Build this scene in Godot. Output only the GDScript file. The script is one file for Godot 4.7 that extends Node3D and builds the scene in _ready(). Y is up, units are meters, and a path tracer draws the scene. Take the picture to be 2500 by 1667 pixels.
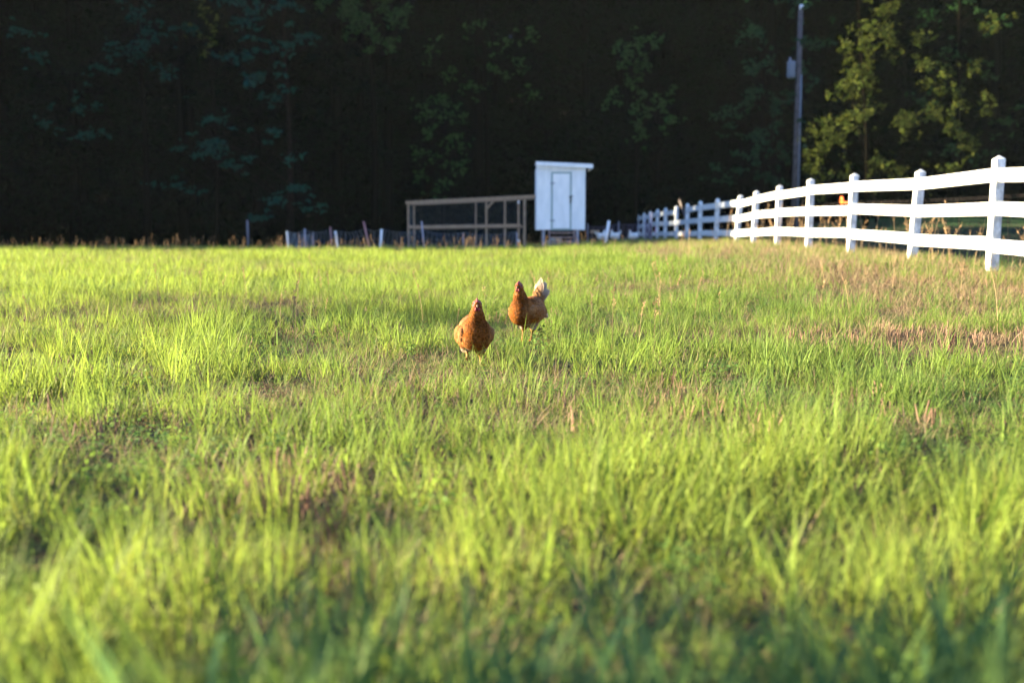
extends Node3D
# A farm field at low sun: two hens in grass, a white board fence, a small coop with its run, dark woods behind.

var rng := RandomNumberGenerator.new()
var patch_noise := FastNoiseLite.new()
var clump_noise := FastNoiseLite.new()
var M := {}
var names := {}

# ------------------------------------------------------------------ naming
func numbered(called: String) -> String:
	var n: int = names.get(called, -1) + 1
	names[called] = n
	return called if n == 0 else "%s_%03d" % [called, n]

func tag(o: Node, label: String, category := "", group := "", kind := "") -> Node:
	if label: o.set_meta("label", label)
	if category: o.set_meta("category", category)
	if group: o.set_meta("group", group)
	if kind: o.set_meta("kind", kind)
	return o

func thing(called: String, label: String, category: String, at := Vector3.ZERO, turn := 0.0, group := "") -> Node3D:
	var o := Node3D.new()
	o.name = numbered(called)
	add_child(o)
	o.position = at
	o.rotation.y = turn
	tag(o, label, category, group)
	return o

func obj(called: String, mesh: Mesh, m: Material, parent: Node = null) -> MeshInstance3D:
	var o := MeshInstance3D.new()
	o.mesh = mesh
	o.material_override = m
	if parent == null:
		o.name = numbered(called)
		add_child(o)
	else:
		o.name = called
		parent.add_child(o, true)
	return o

# ------------------------------------------------------------------ shapes
func begin() -> SurfaceTool:
	var st := SurfaceTool.new()
	st.begin(Mesh.PRIMITIVE_TRIANGLES)
	st.set_smooth_group(-1)
	return st

func tri(st: SurfaceTool, a: Vector3, b: Vector3, c: Vector3) -> void:
	st.add_vertex(a); st.add_vertex(b); st.add_vertex(c)

func quad(st: SurfaceTool, a: Vector3, b: Vector3, c: Vector3, d: Vector3) -> void:
	tri(st, a, b, c); tri(st, a, c, d)

# A box with chamfered long edges: a rounded-rectangle profile pushed along an axis.
func bar(st: SurfaceTool, a: Vector3, b: Vector3, w: float, h: float, up := Vector3.UP, cut := 0.006) -> void:
	var f := (b - a).normalized()
	var s := f.cross(up)
	if s.length() < 0.01: s = f.cross(Vector3.RIGHT)
	s = s.normalized()
	var u := s.cross(f).normalized()
	var x := w / 2.0
	var y := h / 2.0
	var c := minf(cut, minf(x, y) * 0.6)
	var p := [Vector2(x, y - c), Vector2(x - c, y), Vector2(-x + c, y), Vector2(-x, y - c), Vector2(-x, -y + c), Vector2(-x + c, -y), Vector2(x - c, -y), Vector2(x, -y + c)]
	for i in 8:
		var q: Vector2 = p[i]
		var r: Vector2 = p[(i + 1) % 8]
		var q3 := s * q.x + u * q.y
		var r3 := s * r.x + u * r.y
		quad(st, a + q3, a + r3, b + r3, b + q3)
		tri(st, a, a + r3, a + q3)
		tri(st, b, b + q3, b + r3)

func tube(st: SurfaceTool, pts: Array, radii: Array, sides := 6, smooth := true) -> void:
	if smooth: st.set_smooth_group(0)
	var rings := []
	var n := pts.size()
	var s := Vector3.ZERO
	for i in n:
		var f: Vector3 = (pts[mini(i + 1, n - 1)] - pts[maxi(i - 1, 0)]).normalized()
		if s == Vector3.ZERO:
			s = f.cross(Vector3.UP if absf(f.y) < 0.9 else Vector3.RIGHT).normalized()
		s = (s - f * f.dot(s)).normalized()
		var u := f.cross(s)
		var ring := []
		for k in sides:
			var t := TAU * k / sides
			ring.append(pts[i] + (s * cos(t) + u * sin(t)) * radii[i])
		rings.append(ring)
	for i in n - 1:
		for k in sides:
			var k2 := (k + 1) % sides
			quad(st, rings[i][k], rings[i + 1][k], rings[i + 1][k2], rings[i][k2])
	for k in sides:
		tri(st, pts[0], rings[0][k], rings[0][(k + 1) % sides])
		tri(st, pts[n - 1], rings[n - 1][(k + 1) % sides], rings[n - 1][k])
	if smooth: st.set_smooth_group(-1)

func done(st: SurfaceTool) -> ArrayMesh:
	st.generate_normals()
	return st.commit()

func loose_mesh(v: PackedVector3Array, c: PackedColorArray, idx := PackedInt32Array()) -> ArrayMesh:
	var a := []
	a.resize(Mesh.ARRAY_MAX)
	a[Mesh.ARRAY_VERTEX] = v
	a[Mesh.ARRAY_COLOR] = c
	if idx.size(): a[Mesh.ARRAY_INDEX] = idx
	var m := ArrayMesh.new()
	m.add_surface_from_arrays(Mesh.PRIMITIVE_TRIANGLES, a)
	return m

# ------------------------------------------------------------------ materials
func mat(color: Color, rough := 0.8, spec := 0.35) -> StandardMaterial3D:
	var m := StandardMaterial3D.new()
	m.albedo_color = color.linear_to_srgb()
	m.roughness = rough
	m.metallic_specular = spec
	return m

func noisy(a: Color, b: Color, freq: float, scale: Vector3, rough := 0.8, bump := 0.0, world := false, spec := 0.35) -> StandardMaterial3D:
	var m := mat(Color.WHITE, rough, spec)
	var n := FastNoiseLite.new()
	n.seed = 7 + names.size()
	n.frequency = freq
	n.fractal_octaves = 5
	var t := NoiseTexture2D.new()
	t.width = 512; t.height = 512; t.seamless = true
	t.noise = n
	var g := Gradient.new()
	g.set_color(0, a.linear_to_srgb()); g.set_color(1, b.linear_to_srgb())
	g.set_offset(0, 0.25); g.set_offset(1, 0.75)
	t.color_ramp = g
	m.albedo_texture = t
	m.uv1_triplanar = true
	m.uv1_world_triplanar = world
	m.uv1_scale = scale
	if bump > 0.0:
		var h := NoiseTexture2D.new()
		h.width = 512; h.height = 512; h.seamless = true
		h.noise = n
		m.heightmap_enabled = true
		m.heightmap_texture = h
		m.heightmap_scale = bump
	return m

func leafy(back: float, rough := 0.6, spec := 0.25) -> StandardMaterial3D:
	var m := mat(Color.WHITE, rough, spec)
	m.vertex_color_use_as_albedo = true
	m.cull_mode = BaseMaterial3D.CULL_DISABLED
	if back > 0.0:
		m.backlight_enabled = true
		m.backlight = Color(back, back, back * 0.8).linear_to_srgb()
	return m

func make_materials() -> void:
	M.grass = leafy(1.0, 0.6, 0.24)
	M.leaf = leafy(0.7, 0.7, 0.12)
	M.needle = leafy(0.25, 0.9, 0.05)
	M.straw = leafy(0.5, 0.7, 0.25)
	M.feather = leafy(0.0, 0.8, 0.15)
	M.quill = leafy(0.45, 0.85, 0.08)
	M.skin = mat(Color.WHITE, 0.6, 0.3)
	M.skin.vertex_color_use_as_albedo = true
	M.paint = noisy(Color(0.70, 0.70, 0.68), Color(0.82, 0.82, 0.80), 0.012, Vector3(0.6, 0.6, 0.6), 0.5, 0.0, true)
	M.post_paint = noisy(Color(0.46, 0.46, 0.45), Color(0.80, 0.80, 0.79), 0.02, Vector3(0.9, 0.5, 0.9), 0.5, 0.0, true)
	M.coop_paint = noisy(Color(0.76, 0.79, 0.79), Color(0.85, 0.87, 0.87), 0.01, Vector3(0.5, 0.2, 0.5), 0.6, 0.0, true)
	M.coop_gap = mat(Color(0.30, 0.42, 0.42), 0.8)
	M.lumber = noisy(Color(0.24, 0.16, 0.105), Color(0.38, 0.265, 0.175), 0.02, Vector3(2.0, 0.4, 2.0), 0.8, 0.0, true)
	M.old_wood = noisy(Color(0.06, 0.048, 0.045), Color(0.16, 0.13, 0.125), 0.02, Vector3(1.4, 0.25, 1.4), 0.85, 0.3, true)
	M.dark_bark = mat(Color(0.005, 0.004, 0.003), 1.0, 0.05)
	M.bark = noisy(Color(0.006, 0.005, 0.004), Color(0.026, 0.019, 0.014), 0.03, Vector3(0.8, 0.3, 0.8), 0.95, 1.0, true, 0.1)
	M.step_wood = noisy(Color(0.22, 0.145, 0.125), Color(0.36, 0.25, 0.21), 0.02, Vector3(0.5, 2.0, 2.0), 0.85, 0.0, true)
	M.grey_leg = noisy(Color(0.26, 0.27, 0.32), Color(0.40, 0.41, 0.46), 0.02, Vector3(1.0, 0.3, 1.0), 0.8, 0.0, true)
	M.iron = mat(Color(0.03, 0.06, 0.06), 0.5)
	M.steel = mat(Color(0.18, 0.21, 0.26), 0.5, 0.5)
	M.wire = mat(Color(0.06, 0.05, 0.05), 0.6, 0.2)
	M.mesh_wire = mat(Color(0.06, 0.085, 0.10), 0.6, 0.4)
	M.net = mat(Color(0.16, 0.19, 0.22), 0.7)
	M.net_dark = mat(Color(0.11, 0.085, 0.14), 0.7)
	M.white_plastic = mat(Color(0.74, 0.74, 0.74), 0.5)
	M.grey_plastic = mat(Color(0.30, 0.28, 0.33), 0.6)
	M.red_stake = mat(Color(0.30, 0.14, 0.15), 0.6)
	M.orange_plastic = mat(Color(0.85, 0.12, 0.02), 0.45)
	M.blue_plastic = mat(Color(0.03, 0.09, 0.24), 0.45)
	M.pink_tape = mat(Color(0.75, 0.18, 0.35), 0.6)
	M.roofing = mat(Color(0.55, 0.56, 0.58), 0.5)
	M.eye = mat(Color(0.02, 0.012, 0.008), 0.15, 0.5)
	M.beak = mat(Color(0.13, 0.065, 0.04), 0.5)
	M.comb = mat(Color(0.26, 0.04, 0.05), 0.5)

# ------------------------------------------------------------------ the lie of the land
func sstep(a: float, b: float, x: float) -> float:
	return smoothstep(a, b, x)

func land(x: float, z: float) -> float:
	var d := -z
	var side := sstep(-1.5, 6.4, x)
	var h := 0.40 * sstep(6.5, 15.0, d) * side * (0.84 + 0.16 * sstep(13.0, 22.0, d))
	h += 0.05 * sstep(16.0, 24.0, d) * side - 0.10 * sstep(26.0, 46.0, d) * side
	h += 0.15 * sstep(8.0, 26.0, d) * (1.0 - side)
	h -= 0.20 * sstep(30.5, 36.0, d) * (1.0 - side)
	h -= 0.55 * sstep(7.0, 9.5, x) * sstep(8.0, 13.0, d) * (1.0 - sstep(27.0, 36.0, d))   # a dip beyond the fence
	h += sstep(8.0, 17.0, x) * sstep(26.0, 44.0, d) * 0.95              # then the lawn climbs
	h += sstep(60.0, 200.0, d) * 26.0                                   # wooded hillside
	h += 0.035 * clump_noise.get_noise_2d(x * 6.0, z * 6.0) * (1.0 - sstep(40.0, 60.0, d))
	return h

func ground() -> void:
	var xs := PackedFloat32Array()
	var zs := PackedFloat32Array()
	for i in 121:
		var t := (i - 60) / 60.0
		xs.append(signf(t) * (18.0 * absf(t) + 282.0 * pow(absf(t), 4.0)))
	for i in 150:
		var t := (i - 20) / 130.0
		zs.append(-(40.0 * t + 300.0 * pow(maxf(t, 0.0), 5.0)) if t >= 0.0 else -t * 60.0 + pow(-t * 6.0, 3.0) * 150.0)
	var v := PackedVector3Array()
	var c := PackedColorArray()
	var idx := PackedInt32Array()
	for z in zs:
		for x in xs:
			v.append(Vector3(x, land(x, z), z))
			var wood := sstep(44.0, 52.0, -z)
			c.append(Color(0.075, 0.062, 0.042).lerp(Color(0.03, 0.025, 0.018), wood))
	var w := xs.size()
	for j in zs.size() - 1:
		for i in w - 1:
			var a := j * w + i
			idx.append_array([a, a + w, a + 1, a + 1, a + w, a + w + 1])
	var arr := []
	arr.resize(Mesh.ARRAY_MAX)
	arr[Mesh.ARRAY_VERTEX] = v
	arr[Mesh.ARRAY_COLOR] = c
	arr[Mesh.ARRAY_INDEX] = idx
	var am := ArrayMesh.new()
	am.add_surface_from_arrays(Mesh.PRIMITIVE_TRIANGLES, arr)
	var st := SurfaceTool.new()
	st.create_from(am, 0)
	st.generate_normals()
	var m := noisy(Color(0.55, 0.5, 0.45), Color(1.2, 1.1, 1.0), 0.02, Vector3(1.2, 1.2, 1.2), 0.95, 3.0, true, 0.1)
	m.vertex_color_use_as_albedo = true
	tag(obj("ground", st.commit(), m), "bare soil and dead thatch of the field between the grass", "", "", "structure")

# ------------------------------------------------------------------ grass
# One blade: a strip that bends over as it rises.
func blade(v: PackedVector3Array, c: PackedColorArray, at: Vector3, turn: float, lean: float, bend: float, length: float, width: float, seg: int, tone: Color, foot: Color) -> void:
	var dir := Vector3(cos(turn), 0, sin(turn))
	var side := Vector3(-dir.z, 0, dir.x).rotated(Vector3.UP, rng.randf_range(-0.7, 0.7))
	var p := at
	var a := lean
	var last_l := p - side * width * 0.35
	var last_r := p + side * width * 0.35
	var last_c := foot
	for i in seg:
		var t := float(i + 1) / seg
		a += bend / seg
		p += (dir * sin(a) + Vector3.UP * cos(a)) * length / seg
		var w := width * 0.5 * (1.0 - pow(t, 2.2)) if t < 1.0 else 0.0
		var col := foot.lerp(tone, minf(1.0, t * 1.8))
		var l := p - side * w
		var r := p + side * w
		v.append_array([last_l, last_r, r]); c.append_array([last_c, last_c, col])
		if t < 1.0:
			v.append_array([last_l, r, l]); c.append_array([last_c, col, col])
		last_l = l; last_r = r; last_c = col

func tuft(n: int, spread: float, l0: float, l1: float, w0: float, w1: float, lean: float, bend: float, seg := 4, dead := 0.17) -> ArrayMesh:
	var v := PackedVector3Array()
	var c := PackedColorArray()
	for i in n:
		var t := rng.randf() * TAU
		var r := sqrt(rng.randf()) * spread
		var k := rng.randf_range(0.75, 1.25)
		var tone := Color(k * rng.randf_range(0.9, 1.15), k, k * rng.randf_range(0.8, 1.2))
		if rng.randf() < dead: tone = Color(1.6, 1.0, 1.9) * rng.randf_range(0.7, 1.1)
		blade(v, c, Vector3(cos(t) * r, -0.01, sin(t) * r), t + rng.randf_range(-1.2, 1.2), rng.randf() * lean, rng.randf_range(0.1, 1.0) * bend, rng.randf_range(l0, l1), rng.randf_range(w0, w1), seg, tone, Color(tone.r * 1.25, tone.g * 0.95, tone.b * 1.3))
	return loose_mesh(v, c)

func stalk_tri(v: PackedVector3Array, c: PackedColorArray, a: Vector3, b: Vector3, ra: float, rb: float, col: Color) -> void:
	var f := (b - a).normalized()
	var s := f.cross(Vector3.RIGHT if absf(f.x) < 0.8 else Vector3.UP).normalized()
	var u := f.cross(s)
	for k in 3:
		var p := s * cos(TAU * k / 3) + u * sin(TAU * k / 3)
		var q := s * cos(TAU * (k + 1) / 3) + u * sin(TAU * (k + 1) / 3)
		v.append_array([a + p * ra, a + q * ra, b + q * rb, a + p * ra, b + q * rb, b + p * rb])
		for i in 6: c.append(col)

func stubble(n: int) -> ArrayMesh:
	var v := PackedVector3Array()
	var c := PackedColorArray()
	for i in n:
		var t := rng.randf() * TAU
		var at := Vector3(cos(t), 0, sin(t)) * rng.randf() * 0.06
		var up := Vector3(rng.randf_range(-0.35, 0.35), 1.0, rng.randf_range(-0.35, 0.35)) * rng.randf_range(0.03, 0.11)
		var k := rng.randf_range(0.7, 1.15)
		stalk_tri(v, c, at, at + up, 0.0032, 0.0026, Color(k, k * 0.96, k * 0.95))
	return loose_mesh(v, c)

func weed(n: int) -> ArrayMesh:   # small round-leaved plants between the blades
	var v := PackedVector3Array()
	var c := PackedColorArray()
	for i in n:
		var t := rng.randf() * TAU
		var p := Vector3(cos(t) * rng.randf() * 0.09, rng.randf_range(0.03, 0.13), sin(t) * rng.randf() * 0.09)
		var k := rng.randf_range(0.75, 1.2)
		var col := Color(k * 0.8, k, k)
		var b := Basis.from_euler(Vector3(rng.randf_range(-0.9, 0.9), rng.randf() * TAU, rng.randf_range(-0.9, 0.9)))
		var s := rng.randf_range(0.008, 0.018)
		var ring := [Vector3(0, 0, -s), Vector3(s * 0.7, s * 0.15, -s * 0.2), Vector3(s * 0.5, 0.1 * s, s * 0.8), Vector3(0, 0, s), Vector3(-s * 0.5, 0.1 * s, s * 0.8), Vector3(-s * 0.7, s * 0.15, -s * 0.2)]
		for j in range(1, 5):
			v.append_array([p + b * ring[0], p + b * ring[j], p + b * ring[j + 1]])
			c.append_array([col, col, col])
	return loose_mesh(v, c)

func seed_stalk(height: float, lean: float, plume: float) -> ArrayMesh:
	var v := PackedVector3Array()
	var c := PackedColorArray()
	var p := Vector3.ZERO
	var a := 0.02
	var turn := rng.randf() * TAU
	var dir := Vector3(cos(turn), 0, sin(turn))
	var n := 9
	var tan_col := Color(1, 1, 1)
	for i in n:
		var t := float(i) / n
		a += lean / n * (0.3 + 1.6 * t)
		var q := p + (dir * sin(a) + Vector3.UP * cos(a)) * height / n
		stalk_tri(v, c, p, q, 0.0028 * (1.0 - 0.5 * t), 0.0028 * (1.0 - 0.5 * (t + 0.1)), tan_col)
		if t > 1.0 - plume:
			for k in 9:
				var o := p.lerp(q, rng.randf())
				var e := o + Vector3(rng.randf_range(-1, 1), rng.randf_range(-0.2, 1.6), rng.randf_range(-1, 1)) * 0.02
				var s := Vector3(rng.randf_range(-1, 1), rng.randf_range(-1, 1), rng.randf_range(-1, 1)) * 0.005
				v.append_array([o, e - s, e + s])
				var kk := rng.randf_range(0.75, 1.1)
				for m in 3: c.append(Color(kk, kk * 0.9, kk * 0.85))
		p = q
	for k in 3:   # a few dead leaves low on the stem
		blade(v, c, Vector3(0, height * rng.randf_range(0.05, 0.35), 0), rng.randf() * TAU, 0.5, 1.3, height * 0.3, 0.006, 3, Color(0.9, 0.9, 0.7), Color(0.9, 0.9, 0.7))
	return loose_mesh(v, c)

# Where the grass is dry, bare or tall.
func blob(x: float, d: float, cx: float, cd: float, rx: float, rd: float) -> float:
	return maxf(0.0, 1.0 - Vector2((x - cx) / rx, (d - cd) / rd).length())

func dryness(x: float, d: float) -> float:
	var k := 0.25 + 0.62 * patch_noise.get_noise_2d(x * 3.0, d * 3.0)
	k += 0.78 * sstep(1.2, 4.4, x - 0.02 * d) * (1.0 - sstep(7.4, 8.6, x)) * sstep(8.0, 11.0, d) * (1.0 - 0.5 * sstep(24.0, 34.0, d))
	k += 0.45 * blob(x, d, -3.6, 9.6, 3.6, 3.0)
	k += 0.3 * blob(x, d, 0.8, 4.6, 0.8, 0.7)
	k += 0.8 * blob(x, d, -0.75, 3.0, 0.35, 0.5)
	k += 0.7 * blob(x, d, 2.4, 7.6, 1.6, 1.0)
	k += 0.35 * sstep(1.5, 6.0, x) * sstep(6.0, 9.0, d) * (1.0 - sstep(7.5, 8.5, x))
	return clampf(k, 0.0, 1.0)

func bareness(x: float, d: float) -> float:
	var k := 1.9 * blob(x, d, 3.7, 7.0, 1.9, 1.15) + 0.9 * blob(x, d, 2.0, 7.5, 1.0, 0.45)
	k += 0.35 * blob(x, d, -3.6, 9.8, 3.2, 2.2)
	k += 0.7 * maxf(0.0, clump_noise.get_noise_2d(x * 9.0, d * 9.0) - 0.15)
	return clampf(k, 0.0, 1.0)

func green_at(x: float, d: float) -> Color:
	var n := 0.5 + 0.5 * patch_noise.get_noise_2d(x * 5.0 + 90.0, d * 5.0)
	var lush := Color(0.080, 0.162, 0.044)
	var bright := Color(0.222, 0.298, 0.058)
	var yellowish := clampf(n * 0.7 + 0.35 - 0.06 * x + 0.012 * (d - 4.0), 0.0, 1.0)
	yellowish = minf(1.0, yellowish + 0.5 * sstep(4.2, 2.6, d) * sstep(1.45, 1.75, d))  # near band tinted brighter: sunlight put into the blade colour
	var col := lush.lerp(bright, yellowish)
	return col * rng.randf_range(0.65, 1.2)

func scatter(d0: float, d1: float, per_m2: float, pick: Callable, size: float) -> void:
	var step := 1.0 / sqrt(per_m2)
	var d := d0
	while d < d1:
		var seen := 0.56 * d + 0.8
		var half := seen + 5.0
		var x := -half
		while x < half:
			if absf(x) < seen or rng.randf() < 0.5: pick.call(x + (rng.randf() - 0.5) * step * 1.5, d + (rng.randf() - 0.5) * step * 1.5, size)
			x += step
		d += step

var beds := {}
func put(kind: String, x: float, d: float, s: float, col: Color, stretch := 1.0) -> void:
	if not beds.has(kind): beds[kind] = [[], []]
	var b := Basis.from_euler(Vector3(rng.randf_range(-0.12, 0.12), rng.randf() * TAU, rng.randf_range(-0.12, 0.12))).scaled(Vector3(s, s * stretch, s))
	beds[kind][0].append(Transform3D(b, Vector3(x, land(x, -d), -d)))
	beds[kind][1].append(col)

func one_spot(x: float, d: float, size: float) -> void:
	var bare := bareness(x, d)
	var dry := dryness(x, d)
	var straw := Color(0.22, 0.150, 0.092).lerp(Color(0.31, 0.235, 0.145), rng.randf()) * rng.randf_range(0.7, 1.1)
	if x > 6.75 and d > 9.0:                                   # mown lawn on the far side of the fence
		if rng.randf() < 0.8: put("lawn", x, d, size * rng.randf_range(0.9, 1.3), Color(0.040, 0.095, 0.045) * rng.randf_range(0.8, 1.2))
		if x > 7.3 or rng.randf() < 0.5: return
	if rng.randf() < bare * 0.9:
		if rng.randf() < 0.4: put("thatch", x, d, size * rng.randf_range(0.6, 1.0), straw * rng.randf_range(0.6, 1.0))
		return
	if rng.randf() < dry * 0.8:
		put("thatch", x, d, size * rng.randf_range(0.7, 1.2) * (1.5 if d > 13.0 else 1.0), straw)
		if rng.randf() < 0.35 + 0.45 * dry: return
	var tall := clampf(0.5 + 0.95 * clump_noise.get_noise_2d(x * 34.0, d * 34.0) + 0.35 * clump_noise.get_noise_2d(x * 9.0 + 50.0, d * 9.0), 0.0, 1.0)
	var s := size * (0.64 + 0.56 * tall) * rng.randf_range(0.8, 1.2) * (1.0 - 0.55 * bare - 0.2 * dry)
	s *= 1.0 - 0.12 * minf(1.0, 2.0 * blob(x, d, -0.15, 6.0, 0.75, 1.2))   # trodden round the hens
	var col := green_at(x, d).lerp(Color(0.080, 0.155, 0.060), 0.55 * (1.0 - sstep(0.12, 0.5, tall)))   # low places coloured darker and bluer, as if in shade
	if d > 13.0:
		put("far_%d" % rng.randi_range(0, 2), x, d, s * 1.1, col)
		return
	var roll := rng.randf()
	if d < 1.6 and roll < 0.5 and x > -0.45 + rng.randf() * 0.2: put("broad_%d" % rng.randi_range(0, 2), x, d, s * 1.2, col.lerp(Color(0.06, 0.125, 0.045), 0.6))  # front blades coloured darker to stand in for shade
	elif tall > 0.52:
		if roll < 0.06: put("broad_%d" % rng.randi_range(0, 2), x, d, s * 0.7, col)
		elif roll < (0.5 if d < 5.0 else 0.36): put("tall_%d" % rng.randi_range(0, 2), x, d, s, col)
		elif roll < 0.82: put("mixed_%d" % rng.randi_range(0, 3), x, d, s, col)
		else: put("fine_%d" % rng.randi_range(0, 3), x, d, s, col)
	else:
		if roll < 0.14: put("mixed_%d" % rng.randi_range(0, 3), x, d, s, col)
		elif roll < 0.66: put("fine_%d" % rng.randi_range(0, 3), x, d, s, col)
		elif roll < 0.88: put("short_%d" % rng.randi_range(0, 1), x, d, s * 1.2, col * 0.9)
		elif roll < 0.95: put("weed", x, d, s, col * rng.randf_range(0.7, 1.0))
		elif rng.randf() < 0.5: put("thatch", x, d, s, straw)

func grass() -> void:
	var kinds := {}
	for i in 4: kinds["fine_%d" % i] = tuft(26, 0.055, 0.06, 0.16, 0.0025, 0.0045, 0.6, 1.0)
	for i in 4: kinds["mixed_%d" % i] = tuft(17, 0.05, 0.10, 0.25, 0.0035, 0.0065, 0.4, 0.9, 5)
	for i in 3: kinds["broad_%d" % i] = tuft(8, 0.04, 0.18, 0.36, 0.008, 0.015, 0.45, 1.7, 7, 0.03)
	kinds["arch"] = tuft(5, 0.03, 0.30, 0.46, 0.010, 0.015, 0.5, 2.6, 9, 0.0)
	for i in 3: kinds["tall_%d" % i] = tuft(9, 0.06, 0.16, 0.34, 0.003, 0.006, 0.35, 0.7, 6, 0.08)
	for i in 2: kinds["short_%d" % i] = tuft(30, 0.07, 0.03, 0.08, 0.003, 0.005, 1.1, 0.8, 3)
	for i in 3: kinds["far_%d" % i] = tuft(20, 0.12, 0.08, 0.24, 0.005, 0.011, 0.5, 0.8, 3, 0.12)
	kinds["thatch"] = tuft(24, 0.09, 0.05, 0.17, 0.0025, 0.005, 1.5, 0.9, 3, 0.0)
	kinds["lawn"] = tuft(22, 0.15, 0.04, 0.10, 0.006, 0.012, 0.9, 0.6, 2, 0.05)
	kinds["weed"] = weed(26)
	kinds["stubble"] = stubble(7)
	scatter(0.35, 1.8, 260.0, one_spot, 1.0)
	scatter(1.8, 5.0, 165.0, one_spot, 1.0)
	scatter(5.0, 9.0, 120.0, one_spot, 1.0)
	scatter(9.0, 13.0, 105.0, one_spot, 1.05)
	scatter(13.0, 22.0, 42.0, one_spot, 1.0)
	scatter(22.0, 46.0, 20.0, one_spot, 1.15)
	# cut stalks standing in the thin places
	for i in 60:                                                   # wide leaves that arch over, low in the picture
		put("arch", rng.randf_range(-0.45, 1.0), rng.randf_range(0.95, 1.6), rng.randf_range(0.8, 1.2), Color(0.085, 0.16, 0.06) * rng.randf_range(0.7, 1.5))
	for spot in [[0.75, 4.6, 0.5, 0.6, 26], [1.5, 4.4, 0.9, 0.6, 10], [-0.75, 3.0, 0.3, 0.4, 22], [-0.55, 5.0, 0.35, 0.3, 10], [-3.4, 9.4, 2.2, 1.5, 90], [-1.6, 7.8, 0.8, 0.8, 20], [-1.9, 3.7, 0.5, 0.6, 16], [-2.7, 5.8, 0.9, 0.8, 24], [-0.5, 2.5, 0.25, 0.3, 10], [0.2, 9.0, 0.5, 0.6, 20], [3.2, 7.4, 1.4, 0.7, 60], [4.6, 14.0, 1.2, 4.0, 120]]:
		for i in spot[4]:
			var x: float = spot[0] + rng.randfn() * spot[2] * 0.5
			var d: float = spot[1] + rng.randfn() * spot[3] * 0.5
			put("stubble", x, d, rng.randf_range(0.8, 1.3), Color(0.27, 0.17, 0.125) * rng.randf_range(0.7, 1.15))
	var groups := [
		["grass", ["fine_0", "fine_1", "fine_2", "fine_3", "mixed_0", "mixed_1", "mixed_2", "mixed_3", "tall_0", "tall_1", "tall_2", "short_0", "short_1"], "yellow-green sunlit pasture grass around the hens", "grass"],
		["broad_grass", ["broad_0", "broad_1", "broad_2", "arch"], "wide arching grass leaves, thickest along the bottom edge", "grass"],
		["far_grass", ["far_0", "far_1", "far_2"], "bright grass of the far field up to the coop", "grass"],
		["dead_thatch", ["thatch"], "pale dead thatch in dry patches and along the fence", "thatch"],
		["lawn_grass", ["lawn"], "short dark green grass on the far side of the white fence", "grass"],
		["weeds", ["weed"], "low round-leaved weeds between the grass blades", "weeds"],
		["cut_stubble", ["stubble"], "cut tan stalks standing up in the thin patches", "stubble"],
	]
	for g in groups:
		var holder := Node3D.new()
		holder.name = g[0]
		add_child(holder)
		tag(holder, g[2], g[3], "", "stuff")
		for k in g[1]:
			if not beds.has(k): continue
			var mm := MultiMesh.new()
			mm.transform_format = MultiMesh.TRANSFORM_3D
			mm.use_colors = true
			mm.mesh = kinds[k]
			mm.instance_count = beds[k][0].size()
			for i in mm.instance_count:
				mm.set_instance_transform(i, beds[k][0][i])
				mm.set_instance_color(i, beds[k][1][i])
			var o := MultiMeshInstance3D.new()
			o.multimesh = mm
			o.material_override = M.straw if k in ["thatch", "stubble"] else M.grass
			o.name = "tuft"
			o.set_meta("kind", "stuff")
			holder.add_child(o, true)

func one_stalk(at: Vector2, height: float, lean: float, plume: float, tone: Color, called: String, label: String, group := "") -> void:
	var m: StandardMaterial3D = M.straw.duplicate()
	m.albedo_color = tone.linear_to_srgb()
	var o := obj(called, seed_stalk(height, lean, plume), m)
	o.position = Vector3(at.x, land(at.x, -at.y) - 0.02, -at.y)
	o.rotation.y = rng.randf() * TAU
	tag(o, label, "grass stalk", group)

# ------------------------------------------------------------------ trees
func leaf_cloud(clumps: Array, leaf: float, per_clump: float, col: Color, col2: Color, flat: float) -> ArrayMesh:
	var v := PackedVector3Array()
	var c := PackedColorArray()
	for q in clumps:
		var at: Vector3 = q[0]
		var r: float = q[1]
		var n := int(per_clump * r * r)
		# leaves gather on short twigs that leave the clump's middle
		var twigs := []
		for i in maxi(5, int(7 * r)):
			var dir := Vector3(rng.randfn(), rng.randfn() * flat, rng.randfn()).normalized()
			twigs.append([dir * r * rng.randf_range(0.1, 0.5), dir * r * rng.randf_range(0.7, 1.15) - Vector3(0, r * 0.15, 0)])
		var shade := rng.randf_range(0.8, 1.2)
		for i in n:
			var tw: Array = twigs[rng.randi() % twigs.size()]
			var p: Vector3 = at + tw[0].lerp(tw[1], rng.randf()) + Vector3(rng.randfn(), rng.randfn() * flat, rng.randfn()) * r * 0.16
			var b := Basis.from_euler(Vector3(rng.randfn() * 0.6, rng.randf() * TAU, rng.randfn() * 0.6))
			var s := leaf * rng.randf_range(0.6, 1.3)
			var k := col.lerp(col2, rng.randf()) * shade * rng.randf_range(0.8, 1.2)
			var tip := p + b * Vector3(0, -s * 0.2, s)
			var back := p - b * Vector3(0, s * 0.1, s)
			var l := p + b * Vector3(s * 0.55, s * 0.1, 0)
			var rr := p - b * Vector3(s * 0.55, -s * 0.1, 0)
			v.append_array([back, l, tip, back, tip, rr])
			for j in 6: c.append(k)
	return loose_mesh(v, c)

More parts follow.
